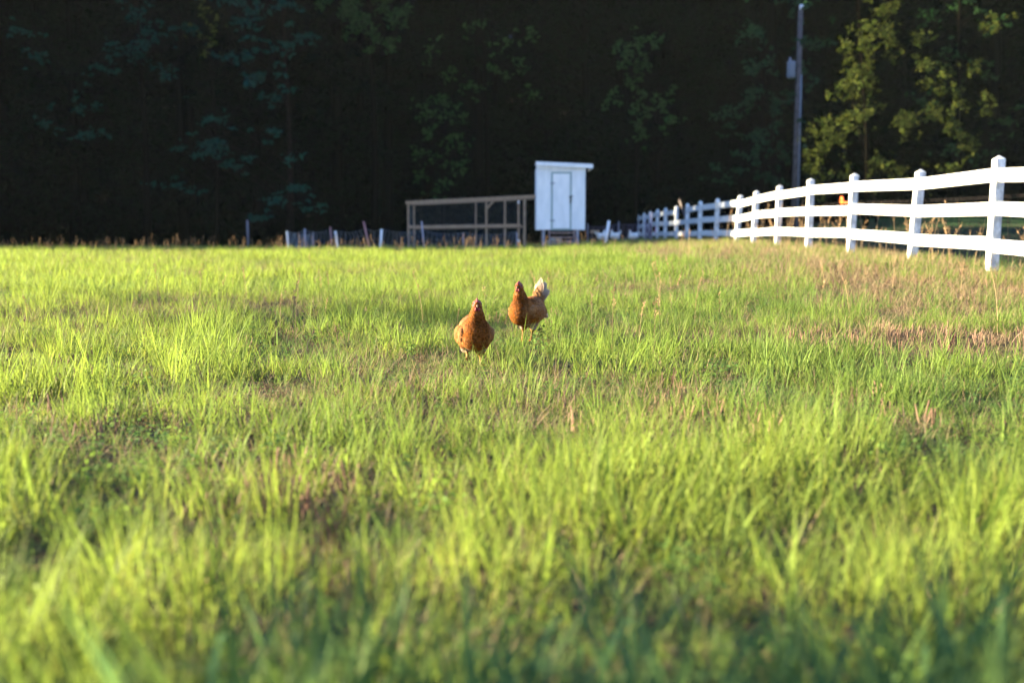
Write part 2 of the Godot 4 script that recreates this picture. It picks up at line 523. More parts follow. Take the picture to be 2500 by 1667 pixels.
func trunk_mesh(height: float, r: float, lean: Vector3, clumps: Array, limbs := 14) -> ArrayMesh:
	var st := begin()
	var pts := []
	var rad := []
	for i in 8:
		var t := i / 7.0
		pts.append(Vector3(sin(t * 5.0) * 0.12, height * t - 0.15, cos(t * 4.0) * 0.1) + lean * t)
		rad.append(r * (1.0 - 0.8 * t) * (1.35 if i == 0 else 1.0))
	tube(st, pts, rad, 8)
	for i in mini(limbs, clumps.size()):
		var q: Array = clumps[i]
		var end: Vector3 = q[0]
		var from: Vector3 = Vector3(0, clampf(end.y - absf(end.x) * 0.5 - 0.4, height * 0.12, height * 0.95), 0)
		from += lean * (from.y / height)
		var mid := from.lerp(end, 0.5) + Vector3(0, 0.25, 0)
		tube(st, [from, mid, end], [r * 0.2, r * 0.11, r * 0.04], 5)
	return done(st)

# A tree of clumps given about its own foot.
func tree(called: String, label: String, at: Vector3, height: float, r: float, clumps: Array, leaf: float, density: float, col: Color, col2: Color, flat := 0.6, material := "leaf", lean := Vector3.ZERO, group := "") -> Node3D:
	var t := thing(called, label, "tree", Vector3(at.x, land(at.x, at.z), at.z), 0.0, group)
	obj("trunk", trunk_mesh(height, r, lean, clumps), M.bark if called in ["teal_tree", "slanting_tree", "field_tree", "added_shade_tree"] else M.dark_bark, t)
	var all := clumps.duplicate()
	for q in clumps:                                               # smaller sprays hang out round every clump
		for i in (4 if called == "olive_tree" else 3):
			var dir := Vector3(rng.randfn(), rng.randfn() * 0.7, rng.randfn()).normalized()
			all.append([q[0] + dir * q[1] * rng.randf_range(0.9, 1.7), q[1] * rng.randf_range(0.25, 0.5)])
	obj("crown", leaf_cloud(all, leaf, density, col, col2, flat), M[material], t)
	return t

func random_crown(n: int, h0: float, h1: float, wide: float, r0: float, r1: float, cone := false) -> Array:
	var out := []
	for i in n:
		var t := rng.randf()
		var h := lerpf(h0, h1, t)
		var w := wide * (1.0 - 0.85 * t if cone else sqrt(maxf(0.05, 1.0 - pow(2.0 * t - 0.8, 2.0) / 1.6)))
		var a := rng.randf() * TAU
		var q := sqrt(rng.randf()) * w
		out.append([Vector3(cos(a) * q, h, sin(a) * q), rng.randf_range(r0, r1)])
	return out

func forest() -> void:
	var holder := Node3D.new()
	holder.name = "forest"
	add_child(holder)
	tag(holder, "deep dark wood that fills the whole background", "forest", "", "stuff")
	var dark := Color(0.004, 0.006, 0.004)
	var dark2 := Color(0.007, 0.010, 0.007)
	var meshes := []
	for k in 3:
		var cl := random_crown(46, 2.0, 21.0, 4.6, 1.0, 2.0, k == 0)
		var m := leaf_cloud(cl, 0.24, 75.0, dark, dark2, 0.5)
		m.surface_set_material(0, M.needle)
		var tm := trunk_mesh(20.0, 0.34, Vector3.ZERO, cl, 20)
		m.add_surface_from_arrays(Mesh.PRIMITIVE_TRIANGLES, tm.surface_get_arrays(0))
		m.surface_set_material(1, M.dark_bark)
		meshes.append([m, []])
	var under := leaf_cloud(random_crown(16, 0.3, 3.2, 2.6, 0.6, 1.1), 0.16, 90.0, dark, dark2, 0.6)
	under.surface_set_material(0, M.needle)
	meshes.append([under, []])
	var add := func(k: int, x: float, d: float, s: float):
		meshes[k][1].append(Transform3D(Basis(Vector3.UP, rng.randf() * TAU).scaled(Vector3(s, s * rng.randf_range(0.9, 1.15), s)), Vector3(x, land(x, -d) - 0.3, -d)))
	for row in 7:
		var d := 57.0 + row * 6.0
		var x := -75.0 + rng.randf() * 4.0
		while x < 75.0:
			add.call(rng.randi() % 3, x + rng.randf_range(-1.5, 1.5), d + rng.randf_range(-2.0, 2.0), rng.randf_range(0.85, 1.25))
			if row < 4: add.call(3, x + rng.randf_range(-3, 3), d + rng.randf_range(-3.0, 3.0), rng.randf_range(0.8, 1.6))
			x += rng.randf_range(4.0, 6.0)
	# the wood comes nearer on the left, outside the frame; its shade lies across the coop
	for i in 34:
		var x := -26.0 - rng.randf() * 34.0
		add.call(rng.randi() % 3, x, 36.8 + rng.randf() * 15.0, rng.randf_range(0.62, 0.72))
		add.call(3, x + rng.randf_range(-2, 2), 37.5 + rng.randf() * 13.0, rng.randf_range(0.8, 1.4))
	for e in meshes:
		var mm := MultiMesh.new()
		mm.transform_format = MultiMesh.TRANSFORM_3D
		mm.mesh = e[0]
		mm.instance_count = e[1].size()
		for i in mm.instance_count: mm.set_instance_transform(i, e[1][i])
		var o := MultiMeshInstance3D.new()
		o.multimesh = mm
		o.name = "undergrowth" if e[0] == under else "forest_trees"
		o.set_meta("kind", "stuff")
		holder.add_child(o, true)

func clump_list(raw: Array) -> Array:   # x, y, z, r, x, y, z, r ...
	var out := []
	for i in range(0, raw.size(), 4):
		out.append([Vector3(raw[i], raw[i + 1], raw[i + 2]), raw[i + 3]])
	return out

func edge_trees() -> void:
	var teal := Color(0.008, 0.052, 0.042)
	var teal2 := Color(0.016, 0.074, 0.062)
	var green := Color(0.022, 0.064, 0.020)
	var green2 := Color(0.040, 0.088, 0.032)
	var olive := Color(0.034, 0.056, 0.014)
	var olive2 := Color(0.076, 0.084, 0.021)
	# left, slim trunk with flat teal sprays
	tree("teal_tree", "slim tree with flat dark teal sprays left of the poultry net", Vector3(-11.1, 0, -50), 14.0, 0.17,
		clump_list([-3.2, 5.2, 0.5, 0.9, -4.2, 4.6, 0.7, 0.8, -2.6, 4.0, 0.6, 0.7, -3.6, 6.3, 0.3, 0.7, -1.2, 8.2, 0.6, 0.9, -0.3, 7.4, 0.8, 0.8, -2.2, 9.4, 0.4, 0.9, 0.4, 9.8, 0.2, 0.8, -1.6, 11.0, 0.2, 1.0, 0.2, 11.8, 0.1, 0.9, 1.2, 10.4, 0.3, 0.7, -0.4, 2.4, 0.8, 0.7, 0.7, 2.9, 0.9, 0.7, 1.3, 1.9, 0.8, 0.55, -1.3, 1.5, 0.6, 0.6, 0.3, 4.4, 0.7, 0.5, -0.8, 5.7, 0.6, 0.6, -3.0, 12.2, 0.0, 1.0, 0.8, 13.2, 0.0, 1.1]),
		0.17, 90.0, teal, teal2, 0.35)
	tree("far_left_tree", "dim teal tree in the dark at the far left", Vector3(-18.6, 0, -51), 14.0, 0.2,
		clump_list([-0.5, 9.6, 0.6, 1.1, 0.9, 10.2, 0.5, 0.9, -1.6, 8.8, 0.6, 0.8, 1.6, 8.4, 0.5, 0.7, 0.2, 11.4, 0.3, 1.0, -4.6, 6.2, 0.4, 0.7, -2.6, 5.6, 0.5, 0.8, -3.2, 7.0, 0.4, 0.8, -5.2, 9.6, 0.3, 0.7, 2.2, 5.0, 0.4, 0.6, 1.4, 3.2, 0.5, 0.7, 2.8, 2.8, 0.4, 0.6, -6.0, 10.8, 0.2, 0.7, 2.6, 10.8, 0.2, 0.7]),
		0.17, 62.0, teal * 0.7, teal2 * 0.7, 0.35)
	tree("yellow_leaf_tree", "thin tree with a hanging yellow-green sprig near the top edge", Vector3(-15.2, 0, -51.5), 13.5, 0.12,
		clump_list([0.2, 12.6, 0.6, 0.55, -0.1, 11.9, 0.6, 0.45, 0.4, 11.0, 0.7, 0.5, -0.5, 10.6, 0.7, 0.35, 0.3, 10.0, 0.7, 0.35, -0.2, 9.6, 0.6, 0.3]),
		0.14, 120.0, olive, olive2 * 1.2, 0.9)
	# centre
	tree("bushy_tree", "pale green bushy crown hanging into the top edge left of centre", Vector3(-6.9, 0, -50), 14.5, 0.2,
		clump_list([-0.9, 12.4, 0.5, 1.1, 0.4, 12.0, 0.7, 1.1, 1.1, 11.0, 0.6, 0.9, -0.2, 10.6, 0.8, 1.0, -1.2, 11.2, 0.6, 0.8, 0.7, 9.9, 0.6, 0.7, 0.0, 13.6, 0.3, 1.2, -1.4, 13.8, 0.2, 1.0, 1.3, 13.4, 0.2, 1.0]),
		0.15, 130.0, green, green2, 0.8)
	tree("sapling_tree", "green sapling behind the run, left of the coop", Vector3(-3.5, 0, -49.5), 7.6, 0.1,
		clump_list([-0.9, 6.9, 0.3, 0.5, 0.1, 7.3, 0.3, 0.5, -0.3, 6.3, 0.5, 0.6, 0.9, 6.4, 0.4, 0.5, -0.6, 5.4, 0.5, 0.6, 0.5, 5.2, 0.5, 0.6, 1.2, 5.0, 0.4, 0.5, -1.0, 4.6, 0.5, 0.55, 0.2, 4.2, 0.5, 0.5, 1.0, 4.0, 0.4, 0.5, -0.9, 3.4, 0.5, 0.5, 0.3, 3.2, 0.5, 0.5, -0.2, 2.6, 0.5, 0.4]),
		0.14, 105.0, green * 0.8, green2 * 0.85, 0.8)
	tree("sparse_tree", "sparse dim green branches above the run and coop roof", Vector3(-1.4, 0, -53), 13.0, 0.16,
		clump_list([-1.8, 8.8, 0.5, 0.6, -0.8, 8.2, 0.6, 0.7, 0.6, 9.0, 0.6, 0.8, 1.6, 9.4, 0.5, 0.7, 2.3, 8.0, 0.5, 0.6, -2.2, 7.4, 0.6, 0.6, -1.4, 6.6, 0.6, 0.5, 0.8, 10.6, 0.4, 0.6, -0.4, 11.2, 0.3, 0.6, -2.6, 10.0, 0.4, 0.6, 2.2, 11.0, 0.3, 0.6]),
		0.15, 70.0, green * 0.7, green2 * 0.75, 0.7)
	tree("column_tree", "narrow green tree right of the coop roof", Vector3(6.2, 0, -51), 10.4, 0.14,
		clump_list([0.1, 9.4, 0.4, 0.7, -0.6, 8.9, 0.5, 0.6, 0.6, 9.9, 0.4, 0.6, 0.3, 8.6, 0.6, 0.7, -0.2, 7.6, 0.5, 0.5, -1.2, 7.0, 0.5, 0.5, 0.3, 6.8, 0.5, 0.6, 0.1, 6.0, 0.6, 0.6, 1.7, 7.4, 0.4, 0.45, 1.3, 6.6, 0.4, 0.5, 1.9, 5.9, 0.4, 0.5, 0.3, 5.2, 0.5, 0.5]),
		0.15, 120.0, green, green2, 0.9)
	# right, round the pole
	tree("pole_tree", "dim bluish-green tree behind the utility pole", Vector3(12.4, 0, -50.5), 13.0, 0.17,
		clump_list([-0.8, 9.4, 0.5, 0.9, -0.2, 8.0, 0.5, 0.9, -0.9, 6.6, 0.5, 0.9, 0.6, 6.2, 0.4, 0.8, -1.6, 5.4, 0.4, 0.9, 0.2, 5.0, 0.5, 0.9, -0.6, 3.8, 0.5, 0.9, 1.2, 3.9, 0.4, 0.8, -1.6, 2.9, 0.5, 0.8, 0.3, 2.6, 0.5, 0.8, 1.2, 11.2, 0.3, 0.8, -0.6, 11.6, 0.2, 0.8, 2.2, 9.4, 0.2, 0.8, 2.0, 7.6, 0.2, 0.7, 0.5, 8.5, 4.85, 0.3, 0.75, 10.0, 4.9, 0.3, 0.2, 6.0, 4.9, 0.25, 0.75, 4.9, 4.8, 0.25]),
		0.16, 85.0, Color(0.012, 0.044, 0.022), Color(0.022, 0.056, 0.030), 0.7)
	tree("olive_tree", "olive-gold sunlit tree standing behind the white fence", Vector3(14.1, 0, -40), 10.5, 0.1,
		clump_list([-1.9, 3.5, 0.8, 0.75, -1.2, 3.9, 0.9, 0.7, -2.2, 2.7, 0.7, 0.6, -0.8, 5.6, 0.8, 0.6, -1.3, 5.2, 0.8, 0.5, -0.4, 6.3, 0.7, 0.7, -1.0, 6.7, 0.6, 0.55, 0.2, 7.6, 0.6, 0.75, 0.5, 8.4, 0.5, 0.7, 0.0, 9.3, 0.4, 0.55, -0.5, 7.2, 0.6, 0.45, 1.3, 9.7, 0.4, 0.6, 1.7, 7.1, 0.5, 0.5, 2.2, 6.3, 0.5, 0.6, 2.6, 5.7, 0.5, 0.5, 1.5, 4.2, 0.6, 0.6, 0.9, 3.9, 0.7, 0.55, 2.4, 4.4, 0.5, 0.5, 3.2, 4.9, 0.4, 0.5, 3.4, 4.0, 0.4, 0.6, 3.9, 3.2, 0.3, 0.5, 4.6, 5.0, 0.3, 0.4, 3.2, 2.4, 0.4, 0.5, 2.2, 1.7, 0.5, 0.45, -0.3, 4.4, 0.9, 0.5, 0.1, 2.4, 0.8, 0.5, -0.9, 1.9, 0.8, 0.6, -2.0, 1.6, 0.7, 0.6, 1.2, 2.2, 0.6, 0.5, 1.9, 10.6, 0.3, 0.7, 3.4, 10.4, 0.2, 0.7, 4.6, 8.0, 0.2, 0.45, 3.8, 6.2, 0.3, 0.45]),
		0.085, 330.0, olive, olive2, 0.8, "leaf", Vector3(-0.7, 0, 0.4))
	tree("slanting_tree", "thin bare-stemmed tree slanting behind the fence under the olive leaves", Vector3(14.9, 0, -41), 5.0, 0.06,
		clump_list([-0.9, 4.9, 0.2, 0.4, -1.2, 4.2, 0.3, 0.4, -0.5, 5.4, 0.2, 0.4]), 0.13, 90.0, olive * 0.7, olive2 * 0.7, 0.8, "leaf", Vector3(-1.0, 0, 0))
	tree("far_right_tree", "dim green tree in the dark at the far right", Vector3(20.2, 0, -46), 12.0, 0.17,
		clump_list([-0.6, 7.4, 0.5, 0.7, 0.9, 6.6, 0.4, 0.7, -1.7, 5.2, 0.5, 0.6, 1.5, 8.6, 0.3, 0.7, -0.2, 9.6, 0.2, 0.7, 2.0, 4.4, 0.4, 0.7, -1.6, 9.0, 0.3, 0.6, 1.0, 2.9, 0.5, 0.7, -0.6, 3.2, 0.5, 0.6, 2.6, 10.4, 0.2, 0.7]),
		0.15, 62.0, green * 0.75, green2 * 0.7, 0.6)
	# out of the frame on the left: what shades the grey patch of the field, and a tree added to shade the bottom edge
	tree("field_tree", "low spreading tree at the left side of the field", Vector3(-14.0, 0, -11.2), 4.2, 0.14,
		random_crown(30, 0.8, 4.2, 2.5, 0.5, 0.85), 0.11, 36.0, green, green2, 0.7)
	tree("added_shade_tree", "unseen tree added to shade the bottom edge, small round crown, nearest the front of the field", Vector3(-3.1, 0, -1.95), 1.8, 0.03,
		random_crown(34, 1.25, 1.9, 0.65, 0.2, 0.3), 0.05, 520.0, green, green2, 0.7)

# ------------------------------------------------------------------ fence, pole, coop
func fence() -> void:
	var t := thing("board_fence", "white three-rail board fence running away along the right side", "fence", Vector3(6.4, 0, 0))
	# distance, foot height, top height, lean in x
	var posts := [[8.3, 0.10, 1.60, 0.0], [10.8, 0.22, 1.72, 0.0], [13.3, 0.32, 1.82, 0.02], [16.0, 0.38, 1.80, 0.09], [18.9, 0.46, 1.90, 0.03], [21.55, 0.45, 1.94, 0.0], [24.1, 0.50, 1.91, 0.02], [26.5, 0.48, 1.87, 0.05], [28.6, 0.42, 1.83, 0.11], [31.4, 0.44, 1.82, 0.03], [34.1, 0.43, 1.82, 0.0], [36.6, 0.38, 1.80, 0.0], [39.0, 0.38, 1.76, 0.0], [41.8, 0.36, 1.75, 0.0], [44.1, 0.36, 1.74, 0.0], [46.4, 0.32, 1.69, 0.0], [48.5, 0.31, 1.65, 0.0], [51.0, 0.29, 1.62, 0.0]]
	for i in posts.size():
		var p: Array = posts[i]
		var st := begin()
		var foot := Vector3(0, minf(p[1], land(6.4, -p[0])) - 0.3, -p[0])
		var top := Vector3(p[3], p[2] - 0.05, -p[0])
		bar(st, foot, top, 0.127, 0.127, Vector3.BACK, 0.008)
		# the pointed cap
		var w := 0.0635
		var q := [Vector3(-w, 0, -w), Vector3(w, 0, -w), Vector3(w, 0, w), Vector3(-w, 0, w)]
		for k in 4:
			tri(st, top + q[k] * 0.98, top + q[(k + 1) % 4] * 0.98, top + Vector3(0, 0.05, 0))
		obj("post", done(st), M.post_paint, t)
	for i in posts.size() - 1:
		var a: Array = posts[i]
		var b: Array = posts[i + 1]
		for k in 3:
			if i == 11 and k == 0: continue                      # this top board has come down
			var f: float = [0.83, 0.53, 0.22][k]
			var jit := [rng.randf_range(-0.02, 0.02), rng.randf_range(-0.02, 0.02)]
			var pa := Vector3(a[3] * f, lerpf(a[1], a[2], f) + jit[0], -a[0] - 0.066)
			var pb := Vector3(b[3] * f, lerpf(b[1], b[2], f) + jit[1], -b[0] + 0.066)
			var st := begin()
			bar(st, pa, pb, 0.04, 0.178, Vector3.UP, 0.005)
			obj("rail", done(st), M.paint, t)
	var st2 := begin()
	bar(st2, Vector3(-0.05, 1.30, -36.75), Vector3(0.06, 1.98, -38.8), 0.03, 0.15, Vector3.UP)
	tag(obj("rail", done(st2), M.old_wood, t), "weathered board that hangs aslant from the fence")

	var w := thing("fence_wire", "thin electric wire strung behind the white fence with orange insulators", "wire", Vector3(6.62, 0, 0))
	var pts := []
	for p in [[8.3, 1.22], [10.8, 1.27], [13.3, 1.30], [16.0, 1.32], [18.9, 1.37], [20.2, 1.40], [21.5, 1.37], [24.1, 1.30], [26.5, 1.24], [31.4, 1.22], [39.0, 1.2], [46.4, 1.1]]:
		pts.append(Vector3(0, p[1], -p[0]))
	for k in 2:
		var st := begin()
		var shifted := []
		for p in pts: shifted.append(p + Vector3(0.02 * k, -0.025 * k, 0))
		var rr := []
		for p in pts: rr.append(0.0013)
		tube(st, shifted, rr, 4)
		obj("wire_strand", done(st), M.wire, w)
	for p in [[20.2, 1.40, 1.0], [32.6, 1.23, 1.0]]:
		var st := begin()
		var ring := []
		var rr := []
		for k in 13:
			var a := TAU * k / 12.0
			ring.append(Vector3(0.01 + 0.015 * sin(a * 0.5), p[1] + 0.03 + cos(a) * 0.062, -p[0] + sin(a) * 0.062))
			rr.append(0.024)
		tube(st, ring, rr, 8)
		tube(st, [Vector3(0.0, p[1] - 0.01, -p[0]), Vector3(0.05, p[1] - 0.015, -p[0] + 0.15), Vector3(0.1, p[1] - 0.02, -p[0] + 0.3)], [0.026, 0.02, 0.012], 6)
		obj("insulator", done(st), M.orange_plastic, w)
	# pink tape on a far post
	var tp := begin()
	bar(tp, Vector3(6.33, 0.98, -44.12), Vector3(6.33, 0.62, -44.14), 0.02, 0.10, Vector3.BACK)
	tag(obj("marker_tape", done(tp), M.pink_tape), "pink tape hanging on a far post of the white fence", "tape")

func pole() -> void:
	var g := land(12.9, -46.0)
	var t := thing("utility_pole", "weathered wooden utility pole rising behind the fence", "utility pole", Vector3(12.95, g, -46))
	var st := begin()
	tube(st, [Vector3(0, -0.3, 0), Vector3(0, 4.0, 0), Vector3(0, 9.75, 0)], [0.145, 0.13, 0.105], 12)
	obj("pole", done(st), M.old_wood, t)
	st = begin()
	tube(st, [Vector3(-0.36, 6.75, 0.05), Vector3(-0.36, 6.8, 0.05), Vector3(-0.36, 7.4, 0.05), Vector3(-0.36, 7.47, 0.05), Vector3(-0.36, 7.50, 0.05)], [0.15, 0.185, 0.185, 0.20, 0.14], 14)
	var tr := obj("transformer", done(st), M.steel, t)
	for y in [6.95, 7.3]:
		st = begin()
		bar(st, Vector3(-0.18, y, 0.04), Vector3(-0.10, y, 0.0), 0.06, 0.05)
		obj("bracket", done(st), M.iron, tr)
	st = begin()
	tube(st, [Vector3(-0.42, 7.5, 0.05), Vector3(-0.42, 7.56, 0.05), Vector3(-0.42, 7.62, 0.05), Vector3(-0.42, 7.68, 0.05)], [0.04, 0.06, 0.04, 0.03], 8)
	obj("bushing", done(st), M.grey_plastic, tr)
	st = begin()
	tube(st, [Vector3(0.03, 9.74, 0), Vector3(0.03, 9.82, 0), Vector3(0.03, 9.9, 0), Vector3(0.03, 9.98, 0)], [0.05, 0.10, 0.10, 0.05], 10)
	obj("insulator", done(st), M.white_plastic, t)
	st = begin()
	tube(st, [Vector3(0.13, 0.0, 0.09), Vector3(0.11, 4.6, 0.09), Vector3(0.095, 6.9, 0.08)], [0.035, 0.035, 0.035], 8)
	obj("conduit", done(st), M.steel, t)

func coop() -> void:
	var g := land(1.65, -34.0)
	var t := thing("chicken_coop", "tall narrow white coop with a door, standing on legs at the wood's edge", "chicken coop", Vector3(1.65, 0, -34.0))
	var x0 := -0.83
	var x1 := 0.83
	var yb := 0.84
	var depth := 1.7
	var st := begin()
	# walls: front in three panels round the door, sides, back, floor
	bar(st, Vector3(x0, (yb + 2.98) / 2, -0.02), Vector3(-0.33, (yb + 2.98) / 2, -0.02), 0.04, 2.98 - yb, Vector3.UP, 0.002)
	bar(st, Vector3(0.37, (yb + 2.98) / 2, -0.02), Vector3(x1, (yb + 2.98) / 2, -0.02), 0.04, 2.98 - yb, Vector3.UP, 0.002)
	bar(st, Vector3(-0.33, 2.88, -0.02), Vector3(0.37, 2.88, -0.02), 0.04, 0.20, Vector3.UP, 0.002)
	obj("front_wall", done(st), M.coop_paint, t)
	for s in [x0 + 0.02, x1 - 0.02]:
		st = begin()
		bar(st, Vector3(s, (yb + 2.92) / 2, -0.042), Vector3(s, (yb + 2.92) / 2, -depth + 0.042), 0.04, 2.92 - yb, Vector3.UP, 0.002)
		obj("side_wall", done(st), M.coop_paint, t)
	st = begin()
	bar(st, Vector3(x0, (yb + 2.9) / 2, -depth + 0.02), Vector3(x1, (yb + 2.9) / 2, -depth + 0.02), 0.04, 2.9 - yb, Vector3.UP, 0.002)
	obj("back_wall", done(st), M.coop_paint, t)
	st = begin()
	bar(st, Vector3(x0 + 0.05, yb + 0.03, -depth / 2), Vector3(x1 - 0.05, yb + 0.03, -depth / 2), depth - 0.1, 0.05, Vector3.UP)
	obj("floor", done(st), M.old_wood, t)
	# trim proud of the front wall
	for q in [[x0 + 0.05, 0.09], [x1 - 0.05, 0.09]]:
		st = begin()
		bar(st, Vector3(q[0], yb - 0.01, 0.012), Vector3(q[0], 2.86, 0.012), q[1], 0.022, Vector3.BACK, 0.004)
		obj("corner_board", done(st), M.coop_paint, t)
	st = begin()
	bar(st, Vector3(x0 + 0.005, 2.935, 0.014), Vector3(x1 - 0.005, 2.915, 0.014), 0.026, 0.13, Vector3.UP, 0.004)
	obj("frieze_board", done(st), M.coop_paint, t)
	# door in a shallow recess, the gap round it a darker teal
	var door := Node3D.new()
	door.name = "door"
	t.add_child(door, true)
	st = begin()
	bar(st, Vector3(-0.27, 1.80, -0.016), Vector3(0.31, 1.80, -0.016), 0.035, 1.84, Vector3.UP, 0.006)
	obj("door_panel", done(st), M.coop_paint, door)
	st = begin()
	bar(st, Vector3(-0.33, 1.80, -0.05), Vector3(0.37, 1.80, -0.05), 0.02, 1.96, Vector3.UP, 0.002)
	obj("jamb", done(st), M.coop_gap, door)
	st = begin()
	bar(st, Vector3(0.335, 1.98, 0.025), Vector3(0.335, 1.74, 0.025), 0.05, 0.05, Vector3.BACK, 0.01)
	bar(st, Vector3(0.28, 1.95, 0.02), Vector3(0.42, 1.97, 0.02), 0.03, 0.05, Vector3.BACK, 0.01)
	obj("handle", done(st), M.iron, door)
	for y in [1.15, 2.4]:
		st = begin()
		bar(st, Vector3(-0.36, y, 0.006), Vector3(-0.2, y, 0.006), 0.012, 0.04, Vector3.UP)
		obj("hinge", done(st), M.steel, door)
	# sloping roof that overhangs on the right
	st = begin()
	bar(st, Vector3(x0 - 0.01, 3.105, -depth / 2), Vector3(x1 + 0.22, 3.02, -depth / 2), depth + 0.12, 0.04, Vector3.UP, 0.004)
	obj("roof", done(st), M.roofing, t)
	st = begin()
	bar(st, Vector3(x0 - 0.01, 3.045, 0.078), Vector3(x1 + 0.22, 2.955, 0.078), 0.03, 0.13, Vector3.UP, 0.004)
	obj("fascia", done(st), M.coop_paint, t)
	st = begin()
	bar(st, Vector3(x1 + 0.235, 2.955, 0.09), Vector3(x1 + 0.235, 2.955, -depth - 0.05), 0.03, 0.13, Vector3.UP, 0.004)
	obj("fascia", done(st), M.coop_paint, t)
	for p in [Vector2(-0.58, -0.08), Vector2(0.58, -0.08), Vector2(-0.58, -1.6), Vector2(0.58, -1.6)]:
		st = begin()
		bar(st, Vector3(p.x, g - 0.3, p.y), Vector3(p.x, yb + 0.002, p.y), 0.09, 0.09, Vector3.BACK)
		obj("leg", done(st), M.grey_leg if p.y > -1.0 else M.old_wood, t)
	var s := thing("wooden_steps", "brown open wooden steps under the coop door", "steps", Vector3(1.68, 0, -33.6))
	for k in 3:
		st = begin()
		bar(st, Vector3(-0.40, 0.735 - 0.15 * k, -0.17 + 0.14 * k), Vector3(0.40, 0.735 - 0.15 * k, -0.17 + 0.14 * k), 0.15, 0.045, Vector3.UP)
		obj("tread", done(st), M.step_wood, s)
	for x in [-0.42, 0.42]:
		st = begin()
		bar(st, Vector3(x, 0.80, -0.30), Vector3(x, g - 0.05, 0.30), 0.035, 0.16, Vector3.UP)
		obj("stringer", done(st), M.step_wood, s)

func wire_panel(st: SurfaceTool, a: Vector3, b: Vector3, h: float, h2: float, gap: float, r: float) -> void:
	var n := int((b - a).length() / gap)
	for i in n + 1:
		var t := float(i) / n
		var p := a.lerp(b, t)
		tube(st, [p, p + Vector3(0, lerpf(h, h2, t), 0)], [r, r], 3, false)
	var m := int(h / gap)
	for i in m + 1:
		var y := float(i) / m
		tube(st, [a + Vector3(0, h * y, 0), b + Vector3(0, h2 * y, 0)], [r, r], 3, false)

func run() -> void:
	var g := 0.0
	var t := thing("chicken_run", "open timber chicken run with wire sides joined to the coop", "chicken run", Vector3(0, 0, -34.0))
	var x0 := -3.55
	var x1 := 0.80
	var top := func(x: float) -> float: return 1.75 + (x - x0) / (x1 - x0) * 0.21
	var add := func(called: String, a: Vector3, b: Vector3, w: float, h: float, m: Material, up := Vector3.UP):
		var st := begin()
		bar(st, a, b, w, h, up)
		obj(called, done(st), m, t)
	for x in [-3.52, -0.87, -0.24, 0.22, 0.43]:
		add.call("post", Vector3(x, land(x, -34.0) - 0.2, 0), Vector3(x, top.call(x) - 0.052, 0), 0.065, 0.065, M.lumber, Vector3.BACK)
	for x in [-3.52, -1.30, 0.43]:
		add.call("post", Vector3(x, land(x, -36.0) - 0.2, -2.0), Vector3(x, top.call(x) - 0.052, -2.0), 0.06, 0.06, M.lumber, Vector3.BACK)
	for z in [0.0, -2.0]:
		add.call("top_rail", Vector3(x0 - 0.05, top.call(x0), z), Vector3(x1, top.call(x1), z), 0.085, 0.10, M.lumber)
	add.call("top_rail", Vector3(x0, top.call(x0) - 0.003, -0.045), Vector3(x0, top.call(x0) - 0.003, -1.955), 0.085, 0.09, M.lumber)
	add.call("top_rail", Vector3(0.43, top.call(0.43) - 0.003, -0.045), Vector3(0.43, top.call(0.43) - 0.003, -1.955), 0.085, 0.09, M.lumber)
	add.call("middle_rail", Vector3(x0 + 0.02, 0.93, 0.062), Vector3(0.30, 0.985, 0.062), 0.04, 0.10, M.lumber)
	add.call("middle_rail", Vector3(x0 + 0.02, 0.90, -2.062), Vector3(0.40, 0.95, -2.062), 0.04, 0.09, M.lumber)
	add.call("brace", Vector3(-0.85, 1.55, 0.062), Vector3(-0.60, 1.83, 0.062), 0.04, 0.07, M.lumber)
	var st := begin()
	wire_panel(st, Vector3(x0, 0.1, 0.03), Vector3(x1 - 0.3, 0.1, 0.03), 1.6, 1.8, 0.10, 0.0015)
	wire_panel(st, Vector3(x0, 0.1, -2.03), Vector3(x1 - 0.3, 0.1, -2.03), 1.6, 1.8, 0.10, 0.0015)
	wire_panel(st, Vector3(x0, 0.1, 0.0), Vector3(x0, 0.1, -2.0), 1.6, 1.6, 0.10, 0.0015)
	tag(obj("wire_mesh", done(st), M.mesh_wire, t), "", "", "", "stuff")
	for y in [1.72, 0.42]:
		st = begin()
		bar(st, Vector3(0.22, y, 0.06), Vector3(0.22, y + 0.09, 0.06), 0.06, 0.03, Vector3.BACK)
		obj("latch", done(st), M.white_plastic, t)

